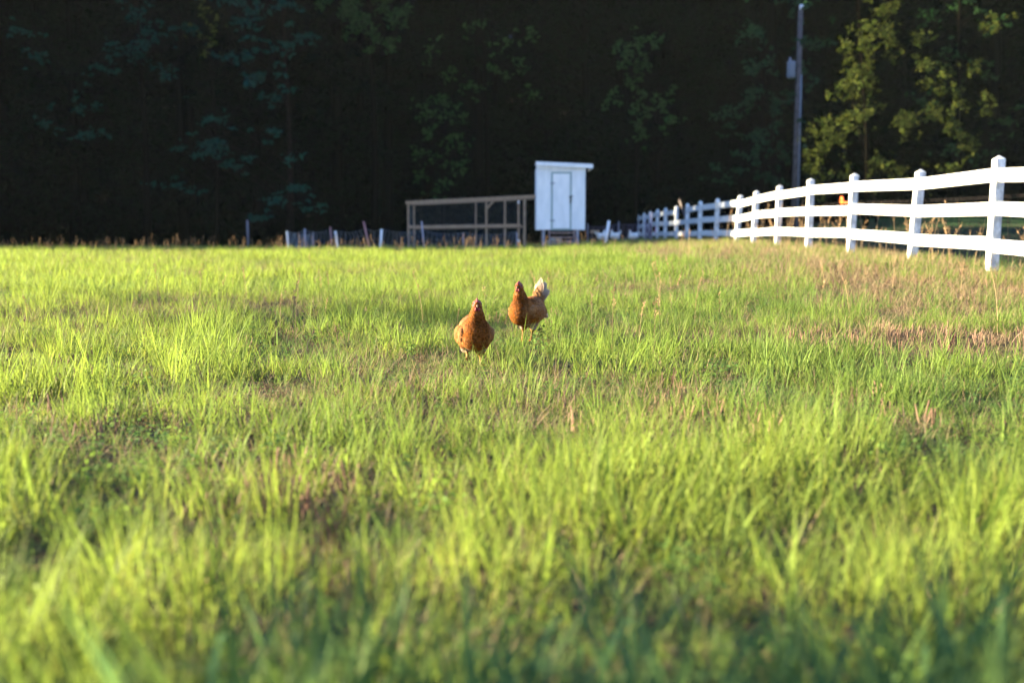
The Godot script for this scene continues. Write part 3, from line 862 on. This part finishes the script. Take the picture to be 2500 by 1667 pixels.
# A poultry net hung between stakes; tops: [x, d, foot lean, height, material, thickness]
func net(label: String, stakes: Array, strand: float, gap: float, m: Material, sag: float) -> void:
	var t := thing("poultry_net", label, "net fence")
	var tops := []
	var feet := []
	for s in stakes:
		var y := land(s[0], -s[1])
		var foot := Vector3(s[0], y - 0.12, -s[1])
		var top := Vector3(s[0] + s[2], y + s[3], -s[1])
		if s[5] > 0.0:
			var st := begin()
			tube(st, [foot, foot.lerp(top, 0.5), top], [s[5], s[5] * 0.95, s[5] * 0.85], 8)
			obj("stake", done(st), M[s[4]], t)
		tops.append(Vector3(s[0] + s[2] * 0.8, y + minf(s[3], 0.74), -s[1]))
		feet.append(Vector3(s[0], y + 0.03, -s[1]))
	for i in stakes.size() - 1:
		var st := begin()
		var n := maxi(2, int((feet[i + 1] - feet[i]).length() / gap))
		var lines := 8
		var cols := []
		for k in n + 1:
			var u := float(k) / n
			var drop := sag * 4.0 * u * (1.0 - u)
			var col := []
			for j in lines + 1:
				var w := float(j) / lines
				var p: Vector3 = feet[i].lerp(feet[i + 1], u).lerp(tops[i].lerp(tops[i + 1], u), w)
				p.y -= drop * w
				p += Vector3(0.03 * sin(w * 7.0 + k * 0.7), 0, 0.05 * sin(w * 5.0 + k * 1.3 + i))
				col.append(p)
			cols.append(col)
		for k in n + 1:
			var rr := []
			for j in lines + 1: rr.append(strand)
			tube(st, cols[k], rr, 3, false)
		for j in lines + 1:
			var row := []
			var rr := []
			for k in n + 1:
				row.append(cols[k][j]); rr.append(strand * (0.6 if j < lines else 1.1))
			tube(st, row, rr, 3, false)
		tag(obj("netting", done(st), m, t), "", "", "", "stuff")

func yard() -> void:
	net("sagging grey poultry net on leaning stakes in front of the run", [
		[-7.55, 38.0, 0.0, 0.8, "grey_plastic", 0.02],
		[-7.15, 32.0, -0.05, 0.70, "white_plastic", 0.032],
		[-6.75, 32.6, 0.0, 0.80, "grey_plastic", 0.03],
		[-5.85, 32.4, -0.03, 0.84, "red_stake", 0.028],
		[-5.55, 32.0, -0.10, 0.68, "white_plastic", 0.038],
		[-4.52, 32.0, -0.22, 0.98, "red_stake", 0.034],
		[-4.24, 32.0, 0.07, 0.74, "white_plastic", 0.045],
		[-2.85, 32.6, -0.09, 1.04, "grey_plastic", 0.03],
		[-1.6, 32.8, 0.0, 0.66, "grey_plastic", 0.015],
		[0.15, 32.9, 0.0, 0.66, "grey_plastic", 0.015]], 0.005, 0.13, M.net, 0.08)
	net("dark purple poultry net between the coop and the white fence", [
		[2.75, 36.4, 0.0, 0.86, "grey_plastic", 0.018],
		[3.9, 36.6, 0.0, 0.86, "grey_plastic", 0.018],
		[4.9, 36.8, 0.0, 0.95, "grey_plastic", 0.03],
		[5.5, 39.5, 0.0, 1.15, "grey_plastic", 0.035],
		[6.0, 43.5, 0.0, 1.15, "grey_plastic", 0.035]], 0.009, 0.17, M.net_dark, 0.04)
	var st := begin()
	tube(st, [Vector3(3.02, land(3.1, -33) - 0.15, -32.6), Vector3(3.10, 0.7, -32.65), Vector3(3.165, 1.13, -32.7)], [0.05, 0.05, 0.048], 10)
	tag(obj("leaning_stake", done(st), M.white_plastic), "thick white stake leaning right of the coop", "stake")
	st = begin()
	tube(st, [Vector3(-14.0, land(-14, -53) - 0.1, -53), Vector3(-14.0, land(-14, -53) + 1.4, -53)], [0.06, 0.055], 8)
	tag(obj("lone_stake", done(st), M.grey_plastic), "lone grey stake at the wood's edge left of the net", "stake")
	# what lies under and beside the coop
	for q in [[1.28, -34.4, 0.10, 0.20, "small white tub under the left side of the coop steps"], [1.44, -34.6, 0.13, 0.30, "taller white bucket under the coop beside the small tub"], [1.62, -34.7, 0.10, 0.28, "white bucket under the middle of the coop steps"]]:
		var y := land(q[0], q[1])
		st = begin()
		var r: float = q[2]
		var h: float = q[3]
		tube(st, [Vector3(0, 0, 0), Vector3(0, h * 0.95, 0), Vector3(0, h * 0.97, 0), Vector3(0, h, 0), Vector3(0, h, 0), Vector3(0, h * 0.15, 0)], [r * 0.82, r, r * 1.08, r * 1.06, r * 0.93, r * 0.78], 14)
		var o := obj("bucket", done(st), M.white_plastic)
		o.position = Vector3(q[0], y + 0.14, q[1])
		tag(o, q[4], "bucket")
	st = begin()
	tube(st, [Vector3(0, 0, 0), Vector3(0, 0.06, 0), Vector3(0, 0.2, 0), Vector3(0, 0.2, 0), Vector3(0, 0.08, 0)], [0.13, 0.16, 0.19, 0.175, 0.13], 14)
	var bowl := obj("blue_bowl", done(st), M.blue_plastic)
	bowl.position = Vector3(2.02, land(2.0, -34.4) + 0.10, -34.4)
	tag(bowl, "dark blue bowl under the right side of the coop", "bowl")
	var tr := thing("feed_trough", "low brown wooden trough on legs right of the coop", "trough", Vector3(2.86, land(2.86, -34.6), -34.6))
	st = begin()
	bar(st, Vector3(-0.15, 0.52, 0.08), Vector3(0.15, 0.52, 0.08), 0.02, 0.11)
	bar(st, Vector3(-0.15, 0.52, -0.08), Vector3(0.15, 0.52, -0.08), 0.02, 0.11)
	bar(st, Vector3(-0.15, 0.475, 0), Vector3(0.15, 0.475, 0), 0.136, 0.02)
	obj("tray", done(st), M.lumber, tr)
	for x in [-0.11, 0.11]:
		st = begin()
		bar(st, Vector3(x, -0.1, 0), Vector3(x, 0.464, 0), 0.03, 0.03, Vector3.BACK)
		obj("leg", done(st), M.old_wood, tr)

# ------------------------------------------------------------------ hens
# A tapered-capsule field joined by a smooth minimum and meshed as surface nets.
func nets(prims: Array, cell: float) -> Array:
	var lo := Vector3(9, 9, 9)
	var hi := -lo
	for p in prims:
		var r: float = maxf(p[2], p[3]) * maxf(1.0, p[4]) + p[5] + cell * 3.0
		for e in [p[0], p[1]]:
			lo = lo.min(e - Vector3.ONE * r); hi = hi.max(e + Vector3.ONE * r)
	var n := Vector3i(((hi - lo) / cell).ceil()) + Vector3i.ONE
	var f := PackedFloat32Array()
	f.resize(n.x * n.y * n.z)
	f.fill(1.0)
	for p in prims:
		var a: Vector3 = p[0]
		var b: Vector3 = p[1]
		var ra: float = p[2]
		var rb: float = p[3]
		var sx: float = 1.0 / p[4]
		var k: float = p[5]
		var reach := maxf(ra, rb) * maxf(1.0, p[4]) + k + cell * 2.0
		var i0 := Vector3i(((a.min(b) - Vector3.ONE * reach - lo) / cell).floor()).max(Vector3i.ZERO)
		var i1 := Vector3i(((a.max(b) + Vector3.ONE * reach - lo) / cell).ceil()).min(n - Vector3i.ONE)
		var ab := b - a
		var ll := maxf(ab.length_squared(), 1e-9)
		for z in range(i0.z, i1.z + 1):
			for y in range(i0.y, i1.y + 1):
				var at := (z * n.y + y) * n.x
				for x in range(i0.x, i1.x + 1):
					var q := lo + Vector3(x, y, z) * cell - a
					var h := clampf(q.dot(ab) / ll, 0.0, 1.0)
					q -= ab * h
					q.x *= sx
					var d := q.length() - lerpf(ra, rb, h)
					var e := f[at + x]
					if absf(d - e) < k:
						var m := (k - absf(d - e)) / k
						f[at + x] = minf(d, e) - m * m * k * 0.25
					elif d < e:
						f[at + x] = d
	var ids := PackedInt32Array()
	ids.resize(f.size())
	ids.fill(-1)
	var v := PackedVector3Array()
	var nm := PackedVector3Array()
	var sx1 := 1
	var sy1 := n.x
	var sz1 := n.x * n.y
	for z in n.z - 1:
		for y in n.y - 1:
			for x in n.x - 1:
				var o := z * sz1 + y * sy1 + x
				var c0 := f[o]
				if c0 > cell * 2.5 or c0 < -cell * 2.5: continue
				var cs := [c0, f[o + 1], f[o + sy1], f[o + sy1 + 1], f[o + sz1], f[o + sz1 + 1], f[o + sz1 + sy1], f[o + sz1 + sy1 + 1]]
				var neg := 0
				for e in cs:
					if e < 0.0: neg += 1
				if neg == 0 or neg == 8: continue
				var sum := Vector3.ZERO
				var cnt := 0
				for i in 8:
					for bit in [1, 2, 4]:
						if i & bit: continue
						var j: int = i | bit
						if (cs[i] < 0.0) != (cs[j] < 0.0):
							var t: float = cs[i] / (cs[i] - cs[j])
							var pi_ := Vector3(i & 1, (i >> 1) & 1, (i >> 2) & 1)
							var pj := Vector3(j & 1, (j >> 1) & 1, (j >> 2) & 1)
							sum += pi_.lerp(pj, t)
							cnt += 1
				ids[o] = v.size()
				v.append(lo + (Vector3(x, y, z) + sum / cnt) * cell)
				nm.append(Vector3(cs[1] + cs[3] + cs[5] + cs[7] - cs[0] - cs[2] - cs[4] - cs[6], cs[2] + cs[3] + cs[6] + cs[7] - cs[0] - cs[1] - cs[4] - cs[5], cs[4] + cs[5] + cs[6] + cs[7] - cs[0] - cs[1] - cs[2] - cs[3]).normalized())
	var idx := PackedInt32Array()
	for z in range(1, n.z - 1):
		for y in range(1, n.y - 1):
			for x in range(1, n.x - 1):
				var o := z * sz1 + y * sy1 + x
				if ids[o] < 0: continue
				var s0 := f[o] < 0.0
				for ax in 3:
					var step: int = [sx1, sy1, sz1][ax]
					if (f[o + step] < 0.0) == s0: continue
					var u: int = [sy1, sz1, sx1][ax]
					var w: int = [sz1, sx1, sy1][ax]
					var q := [ids[o], ids[o - u], ids[o - u - w], ids[o - w]]
					if q[0] < 0 or q[1] < 0 or q[2] < 0 or q[3] < 0: continue
					if s0: idx.append_array([q[0], q[2], q[1], q[0], q[3], q[2]])
					else: idx.append_array([q[0], q[1], q[2], q[0], q[2], q[3]])
	return [v, nm, idx]

func hen_tone(p: Vector3, look: Dictionary) -> Color:
	var n := clump_noise.get_noise_3d(p.x * 260.0, p.y * 260.0, p.z * 260.0)
	if look.white: return Color(0.62, 0.60, 0.56) * (1.0 + 0.15 * n)
	var rust := Color(0.078, 0.021, 0.003)
	var gold := Color(0.195, 0.059, 0.009)
	var buff := Color(0.24, 0.13, 0.075)
	var c := rust.lerp(gold, clampf(0.3 + 0.8 * n, 0.0, 1.0))
	c = c.lerp(gold, 0.6 * sstep(0.28, 0.36, p.y))
	c = c.lerp(Color(0.26, 0.105, 0.034), 0.75 * sstep(0.045, 0.095, absf(p.x)) * sstep(0.3, 0.0, n))  # flanks paler by breed, and lightened further to stand for sunlit sides
	c = c.lerp(buff, 0.55 * sstep(0.02, -0.10, p.z) * sstep(0.0, 0.4, n + 0.25))
	c = c.lerp(Color(0.30, 0.24, 0.19), sstep(0.135, 0.10, p.y) * sstep(0.02, 0.05, absf(p.x)) * 0.8)
	return c

func feather(v: PackedVector3Array, c: PackedColorArray, at: Vector3, n: Vector3, flow: Vector3, length: float, width: float, lift: float, tone: Color, edge: Color) -> void:
	var s := n.cross(flow).normalized() * width
	var mid := at + flow * length * 0.55 + n * lift * 0.6
	var tip := at + flow * length + n * lift * 0.35
	var nose := mid + n * 0.002
	v.append_array([at, mid - s * 0.5, nose, at, nose, mid + s * 0.5, nose, mid - s * 0.5, tip - s * 0.22, nose, tip - s * 0.22, tip + s * 0.22, nose, tip + s * 0.22, mid + s * 0.5])
	c.append_array([tone, edge, tone, tone, tone, edge, tone, edge, edge, tone, edge, edge, tone, edge, edge])

func quill(length: float, width: float, droop: float, tone: Color, tip: Color) -> ArrayMesh:   # one long tail or wing feather along +z, curved
	var v := PackedVector3Array()
	var c := PackedColorArray()
	var seg := 7
	var l := [Vector3(-0.002, 0, 0)]
	var m := [Vector3(0, 0.001, 0)]
	var r := [Vector3(0.002, 0, 0)]
	for i in range(1, seg + 1):
		var t := float(i) / seg
		var w := width * 0.5 * minf(1.0, t * 3.5) * sqrt(maxf(0.02, 1.0 - pow(maxf(0.0, t - 0.55) / 0.45, 2.0)))
		var p := Vector3(0, -droop * t * t, length * t)
		m.append(p + Vector3(0, 0.003, 0)); l.append(p + Vector3(-w, 0, rng.randf_range(-0.004, 0.004))); r.append(p + Vector3(w, 0, rng.randf_range(-0.004, 0.004)))
	for i in seg:
		var ca := tone.lerp(tip, sstep(0.6, 1.0, float(i) / seg))
		var cb := tone.lerp(tip, sstep(0.6, 1.0, float(i + 1) / seg))
		var ea := ca.lerp(tip, 0.45)
		var eb := cb.lerp(tip, 0.45)
		v.append_array([l[i], m[i + 1], m[i], l[i], l[i + 1], m[i + 1], m[i], m[i + 1], r[i + 1], m[i], r[i + 1], r[i]])
		c.append_array([ea, cb, ca, ea, eb, cb, ca, cb, eb, ca, eb, ea])
	return loose_mesh(v, c)

# look: white, head (turn of the head), tail (degrees above level), lifted (whether one leg is raised), fine (feathers or not)
func hen(label: String, at: Vector3, turn: float, look: Dictionary, group := "") -> Node3D:
	var h := thing("hen", label, "hen", at, turn, group)
	var rise := Vector3(0, look.rise, 0)
	var hd := rise + Vector3(sin(look.head) * 0.02, 0.398, 0.112)       # middle of the head
	var face := Vector3(sin(look.head), -0.12, cos(look.head)).normalized()
	var prims := [
		# from, to, radius, radius, width factor, blend
		[Vector3(0, 0.205, 0.055), Vector3(0, 0.225, -0.09), 0.090, 0.080, 1.03, 0.03],
		[Vector3(0, 0.185, 0.065), Vector3(0, 0.18, 0.0), 0.086, 0.083, 1.02, 0.03],
		[Vector3(0, 0.265, 0.075), Vector3(0, 0.315, 0.09), 0.068, 0.044, 1.0, 0.035],
		[Vector3(0, 0.315, 0.09), hd - Vector3(0, 0.02, 0.005), 0.043, 0.030, 1.0, 0.025],
		[hd, hd + face * 0.012, 0.0285, 0.025, 1.0, 0.015],
		[Vector3(0, 0.235, -0.10), Vector3(0, 0.275, -0.165), 0.070, 0.036, 1.0, 0.04],
		[Vector3(0, 0.165, -0.07), Vector3(0, 0.18, -0.10), 0.068, 0.058, 1.15, 0.04],
	]
	for p in prims:
		if p[0] != hd:
			p[0] += rise
			if not p[1].is_equal_approx(hd - Vector3(0, 0.02, 0.005)): p[1] += rise
	var legs := [1.0, -1.0]
	for s in legs:
		var up: bool = look.lifted and s < 0.0
		var hip := Vector3(0.048 * s, 0.165, -0.01)
		var hock := Vector3(0.042 * s, 0.084, -0.02)
		var heel := Vector3(0.038 * s, 0.018, 0.0)
		if up:
			hip = Vector3(-0.055, 0.165, 0.0); hock = Vector3(-0.055, 0.115, -0.01); heel = Vector3(-0.052, 0.072, 0.045)
		hip += rise; hock += rise
		prims.append([hip, hock, 0.054, 0.027, 1.0, 0.03])
		prims.append([hock, heel, 0.0095, 0.0075, 1.0, 0.012])
		var claws := [Vector3(0.0, -0.012, 0.05), Vector3(0.026, -0.012, 0.04), Vector3(-0.026, -0.012, 0.04), Vector3(0, -0.012, -0.026)]
		for c in claws:
			var e: Vector3 = c
			if up: e = Vector3(c.x * 0.7, -0.030, c.z * 0.45 - 0.012)
			prims.append([heel, heel + e, 0.006, 0.0042, 1.0, 0.006])
	var net_: Array = nets(prims, 0.0044 if look.fine else 0.008)
	var v: PackedVector3Array = net_[0]
	var nm: PackedVector3Array = net_[1]
	var col := PackedColorArray()
	for i in v.size():
		var p := v[i]
		var c := hen_tone(p - rise, look)
		var from_head := (p - hd - face * 0.012).length()
		if p.y < 0.105 and Vector2(p.x, p.z).length() < 0.12 and p.y < 0.1 + 0.0: c = c.lerp(Color(0.24, 0.11, 0.03), sstep(0.104, 0.09, p.y))
		if p.y > 0.37 + rise.y and (p - hd).dot(face) > -0.004: c = c.lerp(Color(0.22, 0.055, 0.045), sstep(0.034, 0.024, from_head))
		col.append(c)
	var arr := []
	arr.resize(Mesh.ARRAY_MAX)
	arr[Mesh.ARRAY_VERTEX] = v
	arr[Mesh.ARRAY_NORMAL] = nm
	arr[Mesh.ARRAY_COLOR] = col
	arr[Mesh.ARRAY_INDEX] = net_[2]
	var body := ArrayMesh.new()
	body.add_surface_from_arrays(Mesh.PRIMITIVE_TRIANGLES, arr)
	obj("body", body, M.skin, h)
	# plumage: small overlapping feathers that follow the body
	var fv := PackedVector3Array()
	var fc := PackedColorArray()
	for i in (5200 if look.fine else 300):
		var k := rng.randi() % v.size()
		var p := v[k]
		if p.y < 0.10 + rise.y or (p - hd).length() < 0.034 and (p - hd).dot(face) > -0.012: continue
		if p.y < 0.13 + rise.y and p.z > 0.04: continue
		var n := nm[k]
		var q0 := p - rise
		var neck := sstep(0.25, 0.33, q0.y) * sstep(0.0, 0.05, p.z)
		var flow := Vector3(0, -0.55, -1.0).lerp(Vector3(0, -1.0, -0.15), maxf(neck, sstep(0.05, 0.12, p.z) * 0.8))
		if p.z < -0.1: flow = Vector3(0, 0.5, -1.0)
		flow = (flow + Vector3(rng.randfn(), rng.randfn(), rng.randfn()) * 0.12)
		flow = (flow - n * n.dot(flow)).normalized()
		var size := lerpf(0.028, 0.015, sstep(0.27, 0.37, q0.y)) * (1.0 if look.fine else 2.0)
		var tone := hen_tone(q0, look) * rng.randf_range(0.5, 1.35)
		var edge := tone.lerp(Color(0.28, 0.16, 0.08) if not look.white else Color(0.8, 0.8, 0.8), 0.28 * rng.randf() + 0.3 * sstep(0.04, -0.1, p.z))
		feather(fv, fc, p - flow * size * 0.3 - n * 0.001, n, flow, size, size * 0.75, size * rng.randf_range(0.05, 0.14), tone, edge)
	tag(obj("plumage", loose_mesh(fv, fc), M.feather, h), "", "", "", "stuff")
	# wings folded at the sides
	for s in legs:
		var wing := Node3D.new()
		wing.name = "wing"
		h.add_child(wing, true)
		wing.position = rise + Vector3(-0.009 * s, -0.028, 0)
		var wp := [[Vector3(0.094 * s, 0.235, 0.055), Vector3(0.098 * s, 0.225, -0.05), 0.047, 0.050, 0.5, 0.02], [Vector3(0.098 * s, 0.225, -0.05), Vector3(0.072 * s, 0.222, -0.15), 0.048, 0.020, 0.5, 0.02]]
		var wn: Array = nets(wp, 0.006 if look.fine else 0.01)
		var wc := PackedColorArray()
		for p in wn[0]: wc.append(hen_tone(p, look) * 0.95)
		var wa := []
		wa.resize(Mesh.ARRAY_MAX)
		wa[Mesh.ARRAY_VERTEX] = wn[0]; wa[Mesh.ARRAY_NORMAL] = wn[1]; wa[Mesh.ARRAY_COLOR] = wc; wa[Mesh.ARRAY_INDEX] = wn[2]
		var wm := ArrayMesh.new()
		wm.add_surface_from_arrays(Mesh.PRIMITIVE_TRIANGLES, wa)
		obj("wing_shoulder", wm, M.skin, wing)
		var cv := PackedVector3Array()
		var cc := PackedColorArray()
		for i in (420 if look.fine else 40):
			var k: int = rng.randi() % wn[0].size()
			var p: Vector3 = wn[0][k]
			var n: Vector3 = wn[1][k]
			if n.x * s < 0.1: continue
			var flow := Vector3(0, -0.25, -1.0) + Vector3(rng.randfn(), rng.randfn(), rng.randfn()) * 0.08
			flow = (flow - n * n.dot(flow)).normalized()
			var tone := hen_tone(p, look) * rng.randf_range(0.75, 1.15)
			var edge := tone.lerp(Color(0.28, 0.17, 0.10), rng.randf_range(0.1, 0.6))
			feather(cv, cc, p - flow * 0.008, n, flow, 0.030, 0.022, 0.005, tone, edge)
		tag(obj("wing_coverts", loose_mesh(cv, cc), M.feather, wing), "", "", "", "stuff")
		for i in (6 if look.fine else 3):
			var pale := Color(0.33, 0.26, 0.20) if i < 2 else Color(0.2, 0.10, 0.04)
			var q := obj("flight_feather", quill(0.13, 0.026, 0.004, Color(0.16, 0.06, 0.015) if not look.white else Color(0.6, 0.6, 0.6), pale if not look.white else Color(0.7, 0.7, 0.7)), M.feather, wing)
			q.position = Vector3((0.116 - 0.002 * i) * s, 0.195 + 0.011 * i, -0.045 + 0.004 * i)
			q.rotation = Vector3(0.05 - 0.03 * i, PI + 0.16 * s, 1.35 * s)
	# tail: a fan of long feathers
	var tail := Node3D.new()
	tail.name = "tail"
	h.add_child(tail, true)
	tail.position = rise + Vector3(0, 0.262, -0.145)
	var el := deg_to_rad(look.tail)
	for i in (27 if look.fine else 7):
		var outer: bool = i < 15
		var u: float = ((i / 14.0) if outer else ((i - 15) / 11.0)) * 2.0 - 1.0
		if not look.fine: u = i / 3.0 - 1.0
		var white_tip := Color(0.46, 0.38, 0.31) if outer else Color(0.26, 0.15, 0.08)
		var tone := Color(0.19, 0.080, 0.026).lerp(Color(0.32, 0.18, 0.09), rng.randf())
		if look.white: tone = Color(0.62, 0.62, 0.6); white_tip = Color(0.72, 0.72, 0.7)
		var span: float = rng.randf_range(0.150, 0.185) * (1.0 - 0.22 * absf(u)) * look.tail_size * (1.0 if outer else rng.randf_range(0.5, 0.75))
		var q := obj("tail_feather", quill(span, 0.040, 0.02, tone, white_tip), M.quill, tail)
		# a steep narrow tent: the feathers turn outward on both sides
		q.transform.basis = Basis(Vector3.RIGHT, -PI + el - 0.30 * u * u + (0.0 if outer else 0.10)) * Basis(Vector3.UP, u * 0.27) * Basis(Vector3.BACK, u * 1.0)
		q.position = Vector3(u * 0.018, -0.012 * absf(u), 0.01 if outer else 0.022)
	# head
	var st := begin()
	var side := face.cross(Vector3.UP).normalized()
	tube(st, [hd + face * 0.030 + Vector3(0, -0.002, 0), hd + face * 0.043 + Vector3(0, -0.004, 0), hd + face * 0.054 + Vector3(0, -0.011, 0)], [0.0105, 0.0072, 0.0015], 8)
	obj("beak", done(st), M.beak, h)
	for s in [1.0, -1.0]:
		var sp := SphereMesh.new()
		sp.radius = 0.0052; sp.height = 0.0104; sp.radial_segments = 12; sp.rings = 6
		var e := obj("eye", sp, M.eye, h)
		e.position = hd + face * 0.016 + side * 0.0245 * s + Vector3(0, 0.006, 0)
	st = begin()
	for k in 5:                                                    # the comb's points
		var b := hd + face * (0.030 - 0.013 * k) + Vector3(0, 0.018 + 0.008 * sin(k * 0.8), 0)
		tube(st, [b, b + Vector3(0, 0.006, 0) - face * 0.001, b + Vector3(0, 0.014 - 0.002 * absf(k - 2), 0) - face * 0.003], [0.0062, 0.0052, 0.0018], 7)
	obj("comb", done(st), M.comb, h)
	for s in [1.0, -1.0]:
		st = begin()
		var b: Vector3 = hd + face * 0.028 + side * 0.009 * s + Vector3(0, -0.014, 0)
		tube(st, [b, b + Vector3(0, -0.009, 0), b + Vector3(0, -0.019, 0), b + Vector3(0, -0.024, 0)], [0.004, 0.0075, 0.007, 0.0015], 8)
		obj("wattle", done(st), M.comb, h)
	return h

func hens() -> void:
	hen("brown hen walking straight at the camera with one foot raised", Vector3(-0.235, land(-0.235, -6.2) + 0.005, -6.2), 0.20, {"white": false, "head": -0.10, "tail": 4.0, "tail_size": 0.72, "lifted": true, "fine": true, "rise": 0.0})
	hen("brown hen behind the other with raised white-tipped tail", Vector3(0.11, land(0.11, -7.4) + 0.005, -7.4), -0.60, {"white": false, "head": 0.25, "tail": 67.0, "tail_size": 1.08, "lifted": false, "fine": true, "rise": 0.03})
	var far := {"white": true, "head": 0.0, "tail": 40.0, "tail_size": 1.0, "lifted": false, "fine": false, "rise": 0.0}
	hen("white hen behind the leaning stake", Vector3(3.05, land(3.05, -34.0) + 0.16, -34.0), 1.9, far)
	far.tail = 55.0
	hen("white hen with upright tail just right of the leaning stake", Vector3(3.48, land(3.48, -34.0) + 0.14, -34.0), -1.4, far)
	far.tail = 30.0
	hen("white hen nearest the far end of the board fence", Vector3(4.12, land(4.12, -34.2) + 0.10, -34.2), -1.2, far)

func stalks() -> void:
	var tanned := Color(0.34, 0.24, 0.16)
	one_stalk(Vector2(-8.75, 26.0), 0.62, 0.25, 0.35, tanned, "tall_stalk", "tallest dry stalk against the dark wood, left third of the field")
	one_stalk(Vector2(-6.15, 29.0), 0.60, 0.2, 0.35, tanned, "tall_stalk", "dry stalk in front of the left end of the poultry net")
	one_stalk(Vector2(-1.1, 26.0), 0.52, 0.12, 0.3, tanned, "tall_stalk", "upright dry stalk in front of the run's middle")
	one_stalk(Vector2(-1.0, 26.1), 0.56, 0.5, 0.3, tanned, "tall_stalk", "slanting dry stalk crossing the upright one before the run")
	one_stalk(Vector2(6.75, 14.4), 1.30, 0.35, 0.22, Color(0.40, 0.27, 0.13), "tall_stalk", "tall seed head behind the fence with nodding plume above the middle rail")
	one_stalk(Vector2(-0.20, 7.9), 0.42, 0.3, 0.3, Color(0.30, 0.26, 0.12), "tall_stalk", "thin seed stalk rising between the two hens")
	one_stalk(Vector2(-1.75, 7.9), 0.46, 0.25, 0.3, Color(0.14, 0.10, 0.10), "tall_stalk", "dark dead stalk left of the hens in the shaded patch")
	one_stalk(Vector2(-1.66, 7.8), 0.34, 0.4, 0.3, Color(0.14, 0.10, 0.10), "tall_stalk", "shorter dark dead stalk leaning beside the taller one left of the hens")
	one_stalk(Vector2(3.0, 6.0), 0.30, 0.9, 0.1, Color(0.45, 0.30, 0.24), "tall_stalk", "pale straw leaning over the bare patch at right")
	var meshes := []
	for i in 5: meshes.append(seed_stalk(0.4 + 0.06 * i, rng.randf_range(0.1, 0.6), 0.35))
	var spots := []
	for i in 560:
		var x := rng.randf_range(-17.5, 3.0)
		spots.append([x, rng.randf_range(25.0, 32.5), rng.randf_range(0.5, 0.9) + 0.4 * maxf(0.0, clump_noise.get_noise_1d(x * 40.0))])
	for i in 120:
		spots.append([rng.randf_range(5.8, 7.4), rng.randf_range(9.5, 30.0), rng.randf_range(0.8, 1.9)])
	for i in 60:
		spots.append([rng.randf_range(1.0, 6.0), rng.randf_range(8.0, 20.0), rng.randf_range(0.5, 1.0)])
	for i in 40:
		var s := [rng.randf_range(-5.0, 1.0), rng.randf_range(6.0, 13.0), rng.randf_range(0.4, 0.9)]
		if absf(s[0]) > 0.6 or s[1] > 8.0: spots.append(s)                # none right before the hens
	var holder := Node3D.new()
	holder.name = "seed_heads"
	add_child(holder)
	tag(holder, "dry tan seed heads along the field's far edge and the fence", "seed heads", "", "stuff")
	for k in 5:
		var mm := MultiMesh.new()
		mm.transform_format = MultiMesh.TRANSFORM_3D
		mm.use_colors = true
		mm.mesh = meshes[k]
		var mine := []
		for i in spots.size():
			if i % 5 == k: mine.append(spots[i])
		mm.instance_count = mine.size()
		for i in mine.size():
			var s: Array = mine[i]
			mm.set_instance_transform(i, Transform3D(Basis(Vector3.UP, rng.randf() * TAU).scaled(Vector3.ONE * s[2]), Vector3(s[0], land(s[0], -s[1]) - 0.02, -s[1])))
			mm.set_instance_color(i, Color(0.36, 0.25, 0.15) * rng.randf_range(0.7, 1.15))
		var o := MultiMeshInstance3D.new()
		o.multimesh = mm
		o.material_override = M.straw
		o.name = "seed_stalks"
		o.set_meta("kind", "stuff")
		holder.add_child(o, true)

# ------------------------------------------------------------------ scene
func _ready() -> void:
	rng.seed = 20240611
	patch_noise.seed = 3
	patch_noise.frequency = 0.05
	patch_noise.fractal_octaves = 4
	clump_noise.seed = 11
	clump_noise.frequency = 0.03
	clump_noise.fractal_octaves = 3

	var cam := Camera3D.new()
	cam.name = "camera"
	cam.position = Vector3(0, 0.85, 0)
	cam.rotation_degrees = Vector3(-6.42, 0, 0)
	var lens := CameraAttributesPhysical.new()
	lens.frustum_focal_length = 35.0
	lens.frustum_focus_distance = 6.6
	lens.frustum_near = 0.05
	lens.frustum_far = 900.0
	lens.exposure_aperture = 1.4
	cam.attributes = lens
	cam.fov = 37.85
	cam.near = 0.05
	cam.far = 900.0
	add_child(cam)
	cam.current = true

	var sky := ProceduralSkyMaterial.new()
	sky.sky_top_color = Color(0.27, 0.40, 0.60)
	sky.sky_horizon_color = Color(0.53, 0.59, 0.65)
	sky.sky_curve = 0.2
	sky.ground_bottom_color = Color(0.10, 0.10, 0.07)
	sky.ground_horizon_color = Color(0.30, 0.32, 0.30)
	sky.sun_angle_max = 12.0
	var env := Environment.new()
	env.background_mode = Environment.BG_SKY
	env.sky = Sky.new()
	env.sky.sky_material = sky
	env.background_energy_multiplier = 0.6
	env.tonemap_mode = Environment.TONE_MAPPER_LINEAR
	env.tonemap_exposure = 8.7
	env.fog_enabled = true
	env.fog_density = 0.00009
	env.fog_light_color = Color(0.84, 0.91, 0.91)
	env.sdfgi_enabled = true
	env.ssao_enabled = true
	env.ssil_enabled = true
	var we := WorldEnvironment.new()
	we.name = "environment"
	we.environment = env
	add_child(we)

	var sun := DirectionalLight3D.new()
	sun.name = "sun"
	sun.light_color = Color(1.0, 0.93, 0.76)
	sun.light_energy = 1.6
	sun.light_angular_distance = 0.5
	sun.shadow_enabled = true
	add_child(sun)
	var el := deg_to_rad(16.0)
	var az := deg_to_rad(10.0)                                    # low, from the left and a little from behind the hens
	var towards := Vector3(-cos(el) * cos(az), sin(el), -cos(el) * sin(az))
	sun.look_at_from_position(Vector3.ZERO, -towards, Vector3.UP)

	make_materials()
	ground()
	forest()
	edge_trees()
	fence()
	pole()
	coop()
	run()
	yard()
	hens()
	grass()
	stalks()
